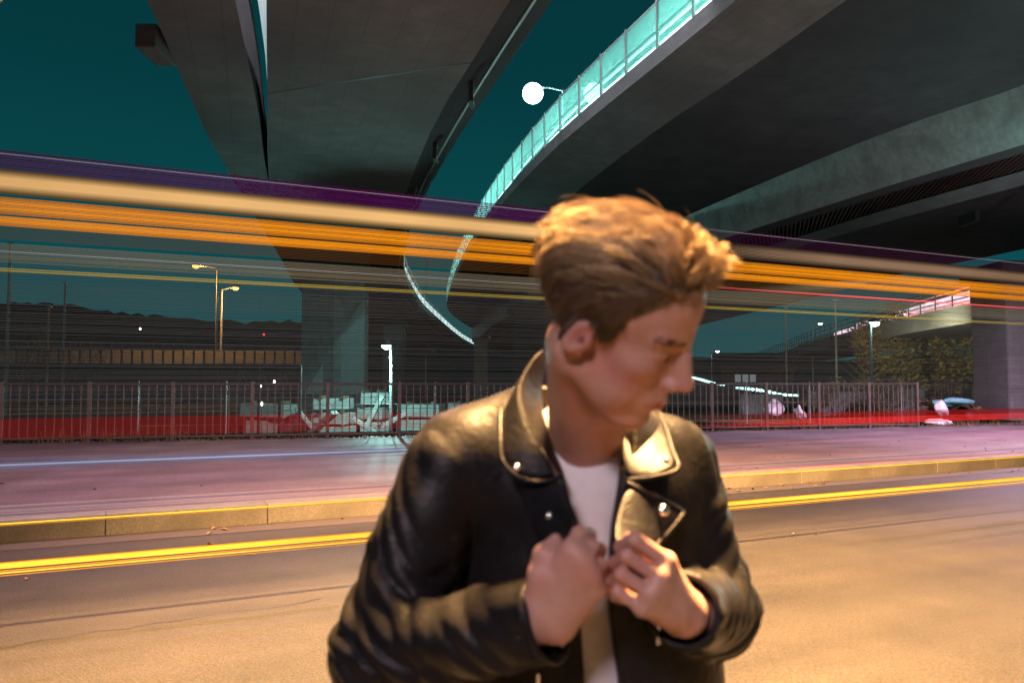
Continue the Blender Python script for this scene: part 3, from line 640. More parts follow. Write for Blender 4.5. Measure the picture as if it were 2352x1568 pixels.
# traffic light on the flyovers, behind their parapets, plus rods imitating a lit parapet
glow("t_cyan", (0.55, 1.0, 0.95), 19.0); glow("t_pale", (0.62, 0.85, 0.84), 1.3); glow("t_rose", (0.95, 0.72, 0.85), 1.5); glow("t_roser", (1.0, 0.25, 0.22), 1.4); glow("t_bead", (0.50, 1.0, 0.95), 5.0)
def deck_trail(label, e_, offs, mat, r, keep):
    o = empty("light_trail", e_[0]); tag(o, label, "light trail")
    for off, dz in offs:
        pts = [p for p in side_edge(e_, off, dz) if keep(p)]
        b = MB(); b.tube(pts, r, 6); q = b.build("streak", MAT[mat], o); q.matrix_parent_inverse = Matrix.Translation(o.location).inverted()
    return o
deck_trail("cyan headlight streaks behind the glass parapet", spline(b1, 90), [(.40, .52), (.62, .98)], "t_cyan", .030, lambda p: 6 < p.y < 95)
deck_trail("pale teal glowing rods imitating the lit parapet on the far curve of the left flyover", a_r1t, [(-.30, .10), (-.30, .32), (-.30, .54), (-.30, .76)], "t_pale", .13, lambda p: 38 < p.y < 190)  # self-glowing rods stand in for light falling on the far parapet
deck_trail("rosy headlight haze on the far ramp", d1, [(2.2, .7), (3.6, 1.1), (4.4, 1.6)], "t_rose", .22, lambda p: 40 < p.y < 85)
deck_trail("thin red tail-light streak on the far ramp", d1, [(1.5, .45), (4.8, 2.2)], "t_roser", .06, lambda p: 40 < p.y < 70)
for pts, Y, lab in ((((1588, 866), (1612, 872), (1640, 880), (1664, 884)), 62, "cluster of cyan-white headlights right beside the man's nose"), (((1690, 890), (1722, 893), (1760, 898), (1790, 905), (1834, 908)), 52, "longer row of cyan-white headlights behind the railing")):
    o = empty("headlight_trail", at(*pts[0], Y)); tag(o, lab, "headlights"); S = spline([at(x, y, Y) for x, y in pts], 46); b = MB()
    rb = random.Random(4); b.tube(S, [.035 + .10 * (math.sin(i * 1.1) ** 2) * (.3 + .7 * math.sin(i / 45 * 3.14)) for i in range(46)], 6); q = b.build("streak", MAT["t_bead"], o); q.matrix_parent_inverse = Matrix.Translation(o.location).inverted()
# ------------------------------------------------------------------ works yard behind the railing: stacked concrete blocks
def block(c, size, rz, rx, label, kind="concrete_block", mat="pale_concrete", prof=True):
    w, d, h = size; o = empty(kind, c, rz); o.rotation_euler = (0, rx, rz); tag(o, label, "block", "precast concrete blocks stacked in the yard")
    b = MB(); zs = ((0, 1.0), (.22, 1.0), (.45, .62), (1.0, .42)) if prof else ((0, 1.0), (1.0, .97)); vs_ = []
    for zz, k in zs:
        for x, y in ((-.5, -.5), (.5, -.5), (.5, .5), (-.5, .5)): vs_.append((x * w * (1 if not prof else 1), y * d * k, zz * h))
    n = len(zs); fs = [(3, 2, 1, 0), tuple(4 * (n - 1) + i for i in range(4))] + [(4 * j + i, 4 * j + (i + 1) % 4, 4 * j + 4 + (i + 1) % 4, 4 * j + 4 + i) for j in range(n - 1) for i in range(4)]
    b.add(vs_, fs); bevel(b.build("body", MAT[mat], o), .03)
    for sx in (-.28, .28):
        b = MB(); b.tube([(sx * w - .08, 0, h), (sx * w - .07, 0, h + .07), (sx * w + .07, 0, h + .07), (sx * w + .08, 0, h)], .012, 6); b.build("lifting_loop", MAT["rusty_steel"], o)
    return o
stacks = [(625, 30.0, 3, 1.75, .62, "leftmost"), (770, 29.0, 4, 1.30, .50, "second"), (857, 30.5, 4, .95, .56, "third"), (968, 31.0, 3, 1.55, .60, "fourth"), (1085, 33, 3, 1.6, .6, "fifth")]
rb = random.Random(21); nth = ["bottom", "second", "third", "topmost"]
for px, Y, n, w, h, word in stacks:
    q = at(px, 900, Y); z = -1.0
    for k in range(n):
        block((q.x + rb.uniform(-.10, .10), q.y + rb.uniform(-.1, .1), z), (w * rb.uniform(.9, 1.12), 1.1, h * .80), rb.uniform(-.25, .25), rb.uniform(-.05, .05) * (k > 1), f"pale concrete block, {nth[k]} of the {word} stack behind the railing", prof=False)
        z += h * .80
        for sx in (-.3, .3):
            b = MB(); b.box((q.x + sx * w, q.y, z + .05), (.10, 1.1, .10)); tag(b.build("timber_spacer", MAT["timber"]), f"{'left' if sx < 0 else 'right'} timber spacer on the {nth[k]} block of the {word} stack", "spacer", "timber spacers between the blocks")
        z += .10
for px, py, Y, rz, ry, lab in ((700, 960, 27.6, .3, .9, "narrow slab leaning against the second block stack"), (745, 965, 27.4, -.2, -.7, "short slab tipped over beside the second block stack"), (838, 975, 27.8, .2, .6, "tilted slab lying before the third block stack"), (866, 935, 28.0, .1, -1.1, "pale slab propped steeply between the third stack and lamp post"), (905, 960, 29, .2, -.5, "slab lying askew at the foot of the teal lamp post")):
    q = at(px, py, Y); block((q.x, q.y, q.z - .15), (1.15, .5, .16), rz, ry, lab, prof=False)
for px, py, Y, lab in ((598, 887, 27, "upper small glint lamp on the stacked yard frame"), (630, 877, 29, "topmost small glint lamp behind the railing"), (601, 928, 27, "lower small glint lamp behind the railing")):
    q = at(px, py, Y); o = empty("work_light", (q.x, q.y, -1)); tag(o, lab, "work light", "small work lights in the yard"); b = MB(); b.tube([(0, 0, 0), (0, 0, q.z + .95)], .012, 6); b.build("stand", MAT["dark_steel"], o); b = MB(); b.lathe((0, 0, q.z + 1), [(.01, -.05), (.035, -.02), (.04, .02), (.01, .07)], 8); b.build("bulb", MAT["lens_white"], o)
# dark steel frame above the yard
fr = empty("steel_frame", at(640, 940, 26)); fr.location.z = -1; tag(fr, "dark steel trestle frame behind the railing, left of the block stacks", "frame")
q0, q1 = at(500, 880, 26.5), at(690, 880, 26.5)
for zz in (2.05, 1.25):
    b = MB(); b.tube([(q0.x, q0.y, zz), (q1.x, q1.y, zz)], .05, 6); b.build("beam", MAT["dark_steel"], fr)
for k in range(5):
    x = q0.x + (q1.x - q0.x) * k / 4; b = MB(); b.tube([(x, q0.y, -1), (x, q0.y, 2.05)], .05, 6); b.build("upright", MAT["dark_steel"], fr)
    if k < 4: b = MB(); x2 = q0.x + (q1.x - q0.x) * (k + .5) / 4; b.tube([(x, q0.y, 2.0), (x2, q0.y, 1.3)], .03, 6); b.build("brace", MAT["dark_steel"], fr)
for o in fr.children: o.matrix_parent_inverse = Matrix.Translation(fr.location).inverted()
# long low barrier blocks on the right, seen through the railing
for px0, px1, py, Y, h, lab in ((1700, 1795, 905, 36, .9, "low barrier block under the row of headlights"), (1860, 2030, 900, 34, 1.0, "long grey barrier block behind the railing end"), (2035, 2120, 892, 35, 1.3, "taller grey barrier block beyond the railing end post"), (1950, 2110, 925, 33, .8, "pale barrier block lower behind the railing end")):
    a, c = at(px0, py, Y), at(px1, py, Y)
    block(((a.x + c.x) / 2, Y, a.z - h), (c.x - a.x, .7, h), 0, 0, lab)
# rubbish by the railing end
def blob(name, c, r, seed, mat, label, cat, squash=(1, 1, 1), n=3):
    bm = bmesh.new(); bmesh.ops.create_icosphere(bm, subdivisions=n, radius=1.0); rr = random.Random(seed)
    ph = [(Vector((rr.uniform(-1, 1), rr.uniform(-1, 1), rr.uniform(-1, 1))) * rr.uniform(2, 6), rr.uniform(0, 6.3)) for _ in range(7)]
    for v in bm.verts:
        k = 1 + sum(.12 * math.sin(v.co.dot(d_) + f_) for d_, f_ in ph); v.co = Vector((v.co.x * squash[0], v.co.y * squash[1], max(v.co.z, -.75) * squash[2])) * k * r
    me = bpy.data.meshes.new(name); bm.to_mesh(me); bm.free(); o = link(name, me, MAT[mat], None, c, True); tag(o, label, cat); return o
for px, py, Y, r, sq, mat, nm, lab, cat in ((2165, 945, 24.5, .30, (.7, .6, .95), "white_plastic", "plastic_bag", "crumpled white plastic bag hanging under the blue sheet", "bag"), (2160, 968, 24.0, .22, (1.5, .8, .5), "white_plastic", "plastic_bag", "flattened white plastic bag on the ground by the post", "bag"),
    (2178, 925, 24.8, .34, (1.5, .8, .42), "blue_sheet", "tarpaulin", "blue tarpaulin bundle on top of the rubbish heap", "tarpaulin"), (2215, 955, 25.2, .42, (1.1, .9, .8), "dark_steel", "rubbish_sack", "dark rubbish sack right of the white bag", "sack"), (2125, 955, 25.4, .38, (.9, .8, .9), "earth", "rubbish_sack", "earthy brown sack left of the white bag", "sack"),
    (1775, 938, 27.5, .36, (.9, .6, .75), "white_plastic", "plastic_bag", "white bag slumped behind the railing below the headlights", "bag"), (1838, 950, 27.0, .24, (.7, .6, 1.0), "white_plastic", "plastic_bag", "smaller white bag behind the railing bars", "bag")):
    c = at(px, py, Y); blob(nm, (c.x, c.y, c.z), r, hash(lab) % 97 if False else len(lab), mat, lab, cat, sq)
# house with lit windows far right
q = at(1715, 850, 120); o = empty("distant_house", (q.x, q.y, -1)); tag(o, "small dark distant house with lit windows under the small lamps", "house")
b = MB(); b.box((0, 0, 2.6), (9, 6, 5.2)); b.build("wall", MAT["brick_wall"], o)
b = MB(); b.add([(-5, -3.5, 5.2), (5, -3.5, 5.2), (5, 3.5, 5.2), (-5, 3.5, 5.2), (-5, 0, 7.0), (5, 0, 7.0)], [(0, 1, 5, 4), (2, 3, 4, 5), (0, 4, 3), (1, 2, 5)]); b.build("roof", MAT["hillside"], o)
for x in (-2.2, -1.1, 0.0):
    b = MB(); b.box((x, -3.03, 3.2), (.85, .06, 1.1)); b.build("window", MAT["lit_window"], o)
for px, py, Y, lab in ((322, 755, 300, "white light on the dark hillside"), (606, 768, 300, "red beacon on the dark hillside"), (1727, 826, 200, "red beacon far off beside the ramp")):
    q = at(px, py, Y); o = empty("beacon", (q.x, q.y, 0)); tag(o, lab, "beacon"); b = MB(); b.tube([(0, 0, 0), (0, 0, q.z - .3)], .12, 6); b.build("mast", MAT["dark_steel"], o); b = MB(); b.lathe((0, 0, q.z), [(.05, -.4), (.35, -.2), (.35, .2), (.05, .4)], 8); b.build("lamp", MAT["lens_white" if "white" in lab else "lens_red"], o)
# ------------------------------------------------------------------ trees
def bare_tree(base, h, seed, label, spread=.55, levels=5, r0=.09):
    rr = random.Random(seed); o = empty("bare_tree", base); tag(o, label, "tree", "bare trees behind the railing"); tb, bb = MB(), MB()
    def grow(p, d, L, r, lv):
        n = 3; pts = [p]; q = p
        for k in range(n):
            d = (d + Vector((rr.uniform(-.22, .22), rr.uniform(-.22, .22), rr.uniform(-.05, .14)))).normalized(); q = q + d * L / n; pts.append(q)
        (tb if lv == 0 else bb).tube(pts, [r, r * .86, r * .74, r * .62], 6 if lv < 2 else 4, cap=lv == 0)
        if lv >= levels: return
        for k in range(rr.choice((2, 3, 3)) if lv else 5):
            a = rr.uniform(0, 6.28); s = rr.uniform(.35, 1.0) * spread * (1 + .25 * lv)
            nd = (d + Vector((math.cos(a) * s, math.sin(a) * s, rr.uniform(-.1, .35)))).normalized()
            st = pts[rr.choice((1, 2, 3, 3))] if lv else pts[rr.choice((1, 2, 2, 3, 3))]
            grow(st, nd, L * rr.uniform(.58, .82), r * .52, lv + 1)
    grow(Vector((0, 0, 0)), Vector((rr.uniform(-.1, .1), 0, 1)), h * .36, r0, 0)
    tb.build("trunk", MAT["bark"], o); bb.build("crown", MAT["bark"], o)
for i, (px, Y, h, lab, sp) in enumerate(((20, 34, 6.4, "largest bare tree at the left edge of the photo", .55), (95, 40, 5.6, "bare tree just right of the leftmost one", .6), (215, 36, 4.8, "bare spreading tree before the distant highway", .75), (345, 32, 3.4, "low bare shrub in front of the barrier panels", 1.0), (440, 38, 3.3, "low bare shrub below the yellow lamps", 1.0), (560, 33, 3.0, "low bare shrub next to the broad pier", .9), (1790, 90, 7.0, "bare tree at the foot of the ramp", .5), (1820, 70, 5.5, "dark bare tree under the ramp's end", .6))):
    q = at(px, 900, Y); bare_tree((q.x, q.y, -1), h, 40 + i, lab, sp, r0=.06 if h < 4 else .10, levels=5 if px < 600 else 4)
def leafy(base, h, rw, seed, label, mat, n=2600, name="leafy_tree", group="trees behind the right-hand railing", s=.20):
    rr = random.Random(seed); o = empty(name, base); tag(o, label, "tree" if name == "leafy_tree" else "bush", group)
    b = MB(); b.tube([(0, 0, 0), (.08, 0, h * .3), (-.05, .1, h * .62), (.05, 0, h * .85)], [.14 * h / 8, .11 * h / 8, .06 * h / 8, .02], 7)
    for k in range(6):
        a = rr.uniform(0, 6.28); z = h * rr.uniform(.25, .6); b.tube([(0, 0, z), (math.cos(a) * rw * .4, math.sin(a) * rw * .4, z + h * .14), (math.cos(a) * rw * .75, math.sin(a) * rw * .75, z + h * .24)], [.05 * h / 8, .035 * h / 8, .012], 5)
    b.build("trunk", MAT["bark"], o)
    cl = [(Vector((rr.gauss(0, .45) * rw, rr.gauss(0, .45) * rw, h * rr.uniform(.25, .95))), rr.uniform(.22, .5) * rw) for _ in range(24)]
    cl = [(Vector((c.x * (1.15 - .7 * c.z / h), c.y * (1.15 - .7 * c.z / h), c.z)), r) for c, r in cl]
    b = MB()
    for i in range(n):
        c, r = rr.choice(cl); d = Vector((rr.gauss(0, 1), rr.gauss(0, 1), rr.gauss(0, 1))).normalized() * r * rr.uniform(.5, 1.05); p = c + d
        u = Vector((rr.gauss(0, 1), rr.gauss(0, 1), rr.gauss(0, 1))).normalized(); w = u.orthogonal().normalized(); L = s * rr.uniform(.5, 1.2)
        b.add([p - u * L, p - w * L * .45, p + u * L, p + w * L * .45], [(0, 1, 2, 3)])
    b.build("crown", MAT[mat], o)
for i, (px, Y, h, rw, m_, lab) in enumerate(((1985, 60, 7.2, 2.4, "leaf_olive", "yellowish tree left of the white lamp post"), (2075, 58, 8.4, 2.7, "leaf_green", "tall olive tree just right of the white lamp post"), (2160, 62, 8.6, 2.8, "leaf_olive", "bushy brownish tree under the ramp railing"), (2235, 57, 8.0, 2.6, "leaf_green", "bright olive tree left of the massive column"), (2300, 60, 8.6, 2.8, "leaf_olive", "dark tree partly behind the massive column"), (2120, 70, 9.0, 3.2, "leaf_green", "rear tree between the tall olive and brownish trees"), (2390, 64, 8.5, 3.0, "leaf_green", "tree beyond the massive column at the frame edge"))):
    q = at(px, 900, Y); leafy((q.x, q.y, -1), h, rw, 70 + i, lab, m_)
for i, (px, Y, h, rw, m_, lab) in enumerate(((1880, 31, 2.3, 1.0, "leaf_olive", "dry brown bush rising over the railing"), (2045, 31, 2.5, 1.2, "leaf_green", "green-yellow bush rising over the railing end"), (1960, 32, 1.9, .9, "leaf_olive", "small dry bush at the lamp post's foot"), (2225, 27, 1.6, .8, "leaf_olive", "tufty bush beside the rubbish heap"), (2130, 31, 1.8, .8, "leaf_olive", "low bush behind the railing end post"))):
    q = at(px, 900, Y); leafy((q.x, q.y, -1), h, rw, 90 + i, lab, m_, n=1100, name="bush", group="bushes behind the right-hand railing", s=.085)
# ------------------------------------------------------------------ the man: implicit-surface modelling tools
f32 = np.float32
def V3(v): return np.array([v[0], v[1], v[2]], dtype=f32)
def s_ell(P, c, r, M=None):
    q = P - V3(c)
    if M is not None: q = q @ np.asarray(M, dtype=f32)
    r = np.array(r, dtype=f32)
    k0 = np.linalg.norm(q / r, axis=1); k1 = np.linalg.norm(q / (r * r), axis=1) + 1e-9
    return k0 * (k0 - 1.0) / k1
def s_cap(P, a, b, ra, rb=None):
    rb = ra if rb is None else rb
    a, b = V3(a), V3(b); ba = b - a; q = P - a
    t = np.clip((q @ ba) / max(float(ba @ ba), 1e-9), 0, 1)
    return np.linalg.norm(q - t[:, None] * ba, axis=1) - (ra + (rb - ra) * t)
def smin(a, b, k):
    h = np.clip(0.5 + 0.5 * (b - a) / k, 0, 1)
    return b + (a - b) * h - k * h * (1 - h)
def smax(a, b, k): return -smin(-a, -b, k)
def wob(P, s, seed=0):
    """cheap smooth 3-D noise in about -1..1"""
    r = np.random.RandomState(seed); out = np.zeros(len(P), f32)
    for i in range(5):
        d = r.normal(size=3); d /= np.linalg.norm(d); d *= s * (0.7 + 0.3 * i)
        out += np.sin(P @ d.astype(f32) + f32(r.uniform(0, 6.28)) + 1.3 * np.sin(P @ (np.roll(d, 1) * 0.6).astype(f32)))
    return out / 5.0
def mesh_sdf(f, lo, hi, res, name):
    lo, hi = np.array(lo, f32), np.array(hi, f32)
    K = 4
    n = (np.ceil((hi - lo) / (res * K)).astype(int)) * K
    cn = n // K
    ax = [lo[i] + (np.arange(cn[i]) + 0.5) * res * K for i in range(3)]
    C = np.stack(np.meshgrid(*ax, indexing="ij"), -1).reshape(-1, 3).astype(f32)
    dc = f(C).reshape(cn)
    near = np.abs(dc) < res * K * 1.6
    vol = np.repeat(np.repeat(np.repeat(dc, K, 0), K, 1), K, 2).astype(f32)
    msk = np.repeat(np.repeat(np.repeat(near, K, 0), K, 1), K, 2)
    idx = np.argwhere(msk)
    pts = (lo + idx.astype(f32) * res + res * 0.5).astype(f32)
    out = np.empty(len(pts), f32)
    for i in range(0, len(pts), 200000): out[i:i + 200000] = f(pts[i:i + 200000])
    vol[msk] = out
    S = vol < 0
    c = [slice(0, -1), slice(1, None)]
    corner = [(i, j, k) for i in (0, 1) for j in (0, 1) for k in (0, 1)]
    cnt = sum(S[c[i], c[j], c[k]].astype(np.int8) for i, j, k in corner)
    act = (cnt > 0) & (cnt < 8)
    ids = np.argwhere(act)
    lut = -np.ones(act.shape, np.int64); lut[act] = np.arange(len(ids))
    acc = np.zeros((len(ids), 3), f32); w = np.zeros(len(ids), f32)
    for a in corner:
        for d in range(3):
            if a[d]: continue
            b = list(a); b[d] = 1
            va = vol[ids[:, 0] + a[0], ids[:, 1] + a[1], ids[:, 2] + a[2]]
            vb = vol[ids[:, 0] + b[0], ids[:, 1] + b[1], ids[:, 2] + b[2]]
            m = (va < 0) != (vb < 0)
            t = np.where(m, va / np.where(m, va - vb, 1), 0)
            p = np.tile(np.array(a, f32), (len(ids), 1)); p[:, d] = t
            acc[m] += p[m]; w[m] += 1
    verts = lo + res * 0.5 + res * (ids + acc / np.maximum(w, 1)[:, None])
    faces = []
    for d in range(3):
        e, g = (d + 1) % 3, (d + 2) % 3
        s0 = [slice(1, -1)] * 3; s0[d] = slice(0, -1)
        s1 = list(s0); s1[d] = slice(1, None)
        A, B = S[tuple(s0)], S[tuple(s1)]
        ch = np.argwhere(A != B)
        if not len(ch): continue
        base = ch.copy(); base[:, e] += 1; base[:, g] += 1
        flip = A[ch[:, 0], ch[:, 1], ch[:, 2]]
        q = []
        for oe, og in ((-1, -1), (0, -1), (0, 0), (-1, 0)):
            t = base.copy(); t[:, e] += oe; t[:, g] += og
            q.append(lut[t[:, 0], t[:, 1], t[:, 2]])
        q = np.stack(q, 1); q[~flip] = q[~flip][:, ::-1]
        q = q[(q >= 0).all(1)]
        faces.append(q)
    faces = np.concatenate(faces)
    return verts.astype(f32), faces
def np_mesh(name, verts, faces):
    me = bpy.data.meshes.new(name)
    me.vertices.add(len(verts)); me.vertices.foreach_set("co", np.asarray(verts, f32).ravel())
    k = faces.shape[1]
    me.loops.add(faces.size); me.loops.foreach_set("vertex_index", faces.ravel().astype(np.int32))
    me.polygons.add(len(faces))
    me.polygons.foreach_set("loop_start", (np.arange(len(faces)) * k).astype(np.int32))
    me.polygons.foreach_set("loop_total", np.full(len(faces), k, np.int32))
    me.polygons.foreach_set("use_smooth", np.ones(len(faces), bool))
    me.update(calc_edges=True); me.validate()
    return me
def npA(px, py, Y): return np.array(at(px, py, Y), dtype=f32)

# ---- head pose: turned to his left, bowed, leaning towards the lens
h_yaw, h_pit, h_rol = math.radians(68), math.radians(30), math.radians(20)
sa, ca, sp_, cp_ = math.sin(h_yaw), math.cos(h_yaw), math.sin(h_pit), math.cos(h_pit)
hF = np.array([cp_ * sa, -cp_ * ca, -sp_]); hL = np.array([ca, sa, 0.0]); hU = np.array([sp_ * sa, -sp_ * ca, cp_])
hL, hU = hL * math.cos(h_rol) + hU * math.sin(h_rol), hU * math.cos(h_rol) - hL * math.sin(h_rol)
HB = np.stack([hF, hL, hU]).astype(f32)              # rows: local axes in the world
HC = npA(1405, 737, 0.992)
def to_head(P): return (P - HC) @ HB.T
def from_head(q): return np.asarray(q, f32) @ HB + HC
neck_base = npA(1346, 1040, 1.215)

def sd_head_local(q):
    ay = np.abs(q[:, 1]); m = q.copy(); m[:, 1] = ay     # mirrored copy
    d = s_ell(q, (-.008, 0, .046), (.094, .078, .082))
    d = smin(d, s_ell(q, (.036, 0, .052), (.058, .062, .060)), .03)
    d = smin(d, s_ell(q, (.036, 0, -.028), (.056, .055, .076)), .03)
    d = smin(d, s_cap(m, (.002, .052, -.050), (.060, .022, -.096), .017, .014), .028)      # jaw
    d = smin(d, s_ell(q, (.076, 0, -.097), (.019, .022, .017)), .020)                      # chin
    d = smin(d, s_ell(m, (.060, .042, -.012), (.022, .020, .016)), .022)                   # cheekbones
    d = smin(d, s_ell(m, (.052, .036, -.050), (.022, .020, .028)), .022)                   # cheeks
    d = smin(d, s_cap(m, (.087, .010, .027), (.074, .046, .030), .0095, .0085), .014)      # brow ridge
    d = smax(d, -s_ell(m, (.101, .031, .006), (.020, .019, .013)), .012)                   # eye sockets
    d = smin(d, s_ell(m, (.0745, .031, .007), (.0142, .0150, .0125)), .006)                # lids over the eyes
    d = smin(d, s_cap(m, (.084, .014, .0005), (.076, .045, -.001), .0022, .0018), .004)    # lid edge
    d = smax(d, -s_cap(m, (.0895, .016, .0035), (.078, .046, .0015), .0011, .0009), .0025)  # closed-lid crease
    d = smin(d, s_ell(q, (.079, 0, -.062), (.022, .030, .026)), .016)                      # muzzle
    d = smin(d, s_ell(q, (.092, 0, -.016), (.019, .0125, .030)), .014)                     # nose body
    d = smin(d, s_cap(q, (.090, 0, .024), (.113, 0, -.022), .0078, .0098), .010)           # nose ridge
    d = smin(d, s_ell(q, (.1155, 0, -.0265), (.0110, .0105, .0098)), .007)                 # nose tip
    d = smin(d, s_ell(m, (.103, .0125, -.0315), (.0105, .0075, .0080)), .006)              # nose wings
    d = smax(d, -s_ell(m, (.108, .0065, -.0395), (.0055, .0035, .0050)), .003)             # nostrils
    d = smin(d, s_cap(m, (.1015, .0, -.0585), (.089, .021, -.0640), .0055, .0030), .006)   # upper lip
    d = smin(d, s_cap(m, (.0995, .0, -.0705), (.088, .019, -.0675), .0062, .0030), .006)   # lower lip
    d = smax(d, -s_cap(m, (.107, .0, -.0645), (.090, .026, -.0660), .0008, .0006), .005)   # mouth line
    d = smax(d, -s_ell(q, (.101, 0, -.084), (.010, .020, .006)), .010)                     # dip over the chin
    # ears: rim, bowl and lobe
    er_ = np.array([[.94, .0, -.34], [.12, .93, .34], [.32, -.36, .88]], f32)
    e = s_ell(m, (-.008, .080, -.001), (.0152, .0085, .0262), er_.T)
    e = smin(e, s_ell(m, (-.003, .077, -.022), (.0085, .007, .0095)), .010)
    e = smax(e, -s_ell(m, (-.003, .090, -.001), (.0088, .0085, .0155), er_.T), .005)
    e = smax(e, -s_cap(m, (.001, .074, -.006), (.001, .09, -.006), .0042), .004)
    e = smin(e, s_ell(m, (.007, .077, -.006), (.005, .006, .008)), .006)                   # tragus
    d = smin(d, e, .006)
    return d
def sd_head(P):
    d = sd_head_local(to_head(P))
    n0, n1 = from_head((-.018, 0, -.045)), neck_base
    d = smin(d, s_cap(P, n0, n1, .053, .056), .022)                                        # neck
    s0, s1 = from_head((-.025, -.058, -.040)), npA(1325, 1040, 1.150)
    d = smin(d, s_cap(P, s0, s1, .013, .010), .022)                                        # neck muscle under the ear
    ad = from_head((.030, 0, -.085))
    d = smin(d, s_cap(P, ad, npA(1345, 1000, 1.150), .026, .028), .030)                    # throat
    return d

surf("skin", (0.47, 0.265, 0.205), (0.55, 0.325, 0.26), scale=30, rough=0.48, bump=0.12, bscale=420, bdist=0.002, spec=0.4, c3=(0.52, 0.25, 0.20), s3=14)
_p = MAT["skin"].node_tree.nodes["Principled BSDF"]
_p.inputs["Subsurface Weight"].default_value = 0.35
_p.inputs["Subsurface Radius"].default_value = (1.0, 0.35, 0.2)
_p.inputs["Subsurface Scale"].default_value = 0.006
surf("cotton", (0.72, 0.70, 0.70), (0.80, 0.78, 0.78), scale=60, rough=0.9, bump=0.25, bscale=900, bdist=0.001)
surf("leather", (0.006, 0.006, 0.007), (0.013, 0.012, 0.013), scale=25, rough=0.40, bump=0.22, bscale=330, bdist=0.0012, spec=0.155, c3=(0.017, 0.015, 0.014), s3=9)
def leather_grain():
    m = MAT["leather"]; n, l = m.node_tree.nodes, m.node_tree.links; p = n["Principled BSDF"]
    old = p.inputs["Normal"].links[0].from_node; tc = n.new("ShaderNodeTexCoord")
    t = n.new("ShaderNodeTexNoise"); t.inputs["Scale"].default_value = 42; t.inputs["Detail"].default_value = 4; t.inputs["Distortion"].default_value = 1.2; l.new(tc.outputs["Object"], t.inputs["Vector"])
    b = n.new("ShaderNodeBump"); b.inputs["Strength"].default_value = .32; b.inputs["Distance"].default_value = .005
    l.new(t.outputs["Fac"], b.inputs["Height"]); l.new(old.outputs[0], b.inputs["Normal"]); l.new(b.outputs[0], p.inputs["Normal"])
    r = n.new("ShaderNodeMapRange"); r.inputs[3].default_value, r.inputs[4].default_value = .28, .58; l.new(t.outputs["Fac"], r.inputs[0]); l.new(r.outputs[0], p.inputs["Roughness"])
leather_grain()
surf("chrome", (0.75, 0.74, 0.72), rough=0.22, metal=1.0)
surf("denim", (0.015, 0.018, 0.028), (0.025, 0.03, 0.045), scale=80, rough=0.9)
surf("rubber", (0.012, 0.012, 0.012), rough=0.6)

# ---- hands: joints given where the photograph shows them, each with its own distance
HS = .87
def h_cap(P, a, b, ra, rb=None): return s_cap(P, a, b, ra * HS, (ra if rb is None else rb) * HS)
def chain(P, pts, rs, k=.004):
    d = None
    for i in range(len(pts) - 1):
        c = h_cap(P, pts[i], pts[i + 1], rs[i], rs[i + 1])
        d = c if d is None else smin(d, c, k)
    return d
J = npA
# his right hand: back of the hand to the lens, fingers closed over the lapel edge
RH = dict(wrist=J(1215, 1420, 1.000), mid=J(1290, 1385, .968))
def sd_rhand(P):
    w = RH["wrist"]
    k1, k2, k3, k4 = J(1314, 1262, .945), J(1338, 1290, .940), J(1356, 1322, .945), J(1368, 1352, .957)   # knuckles, index to little
    d = h_cap(P, J(1092, 1450, 1.03), w, .034, .0290)
    base = [J(1246, 1380, .982), J(1262, 1400, .978), J(1276, 1418, .980), J(1282, 1436, .986)]
    for b, kn, r in zip(base, (k1, k2, k3, k4), (.0165, .0165, .0160, .0150)):
        d = smin(d, h_cap(P, b, kn, r + .0035, r), .016)
        d = smin(d, h_cap(P, w, b, .024, r + .004), .018)
    d = smin(d, s_ell(P, J(1292, 1345, .975), (.031, .015, .040)), .018)                   # palm mass
    f = chain(P, [k1, J(1330, 1226, .958), J(1354, 1228, .985), J(1344, 1262, .998)], [.0118, .0108, .0096, .0085])
    d = smin(d, f, .007)
    f = chain(P, [k2, J(1358, 1258, .956), J(1378, 1262, .984), J(1366, 1290, .996)], [.0122, .0110, .0098, .0086])
    d = smin(d, f, .006)
    f = chain(P, [k3, J(1375, 1298, .960), J(1390, 1302, .986), J(1376, 1326, .998)], [.0116, .0106, .0094, .0084])
    d = smin(d, f, .006)
    f = chain(P, [k4, J(1383, 1336, .970), J(1394, 1342, .990), J(1382, 1358, 1.000)], [.0108, .0096, .0086, .0078])
    d = smin(d, f, .006)
    t = chain(P, [J(1238, 1390, .985), J(1240, 1318, .965), J(1248, 1272, .966), J(1276, 1240, .978)], [.0200, .0150, .0122, .0095], .010)
    d = smin(d, t, .014)
    return d
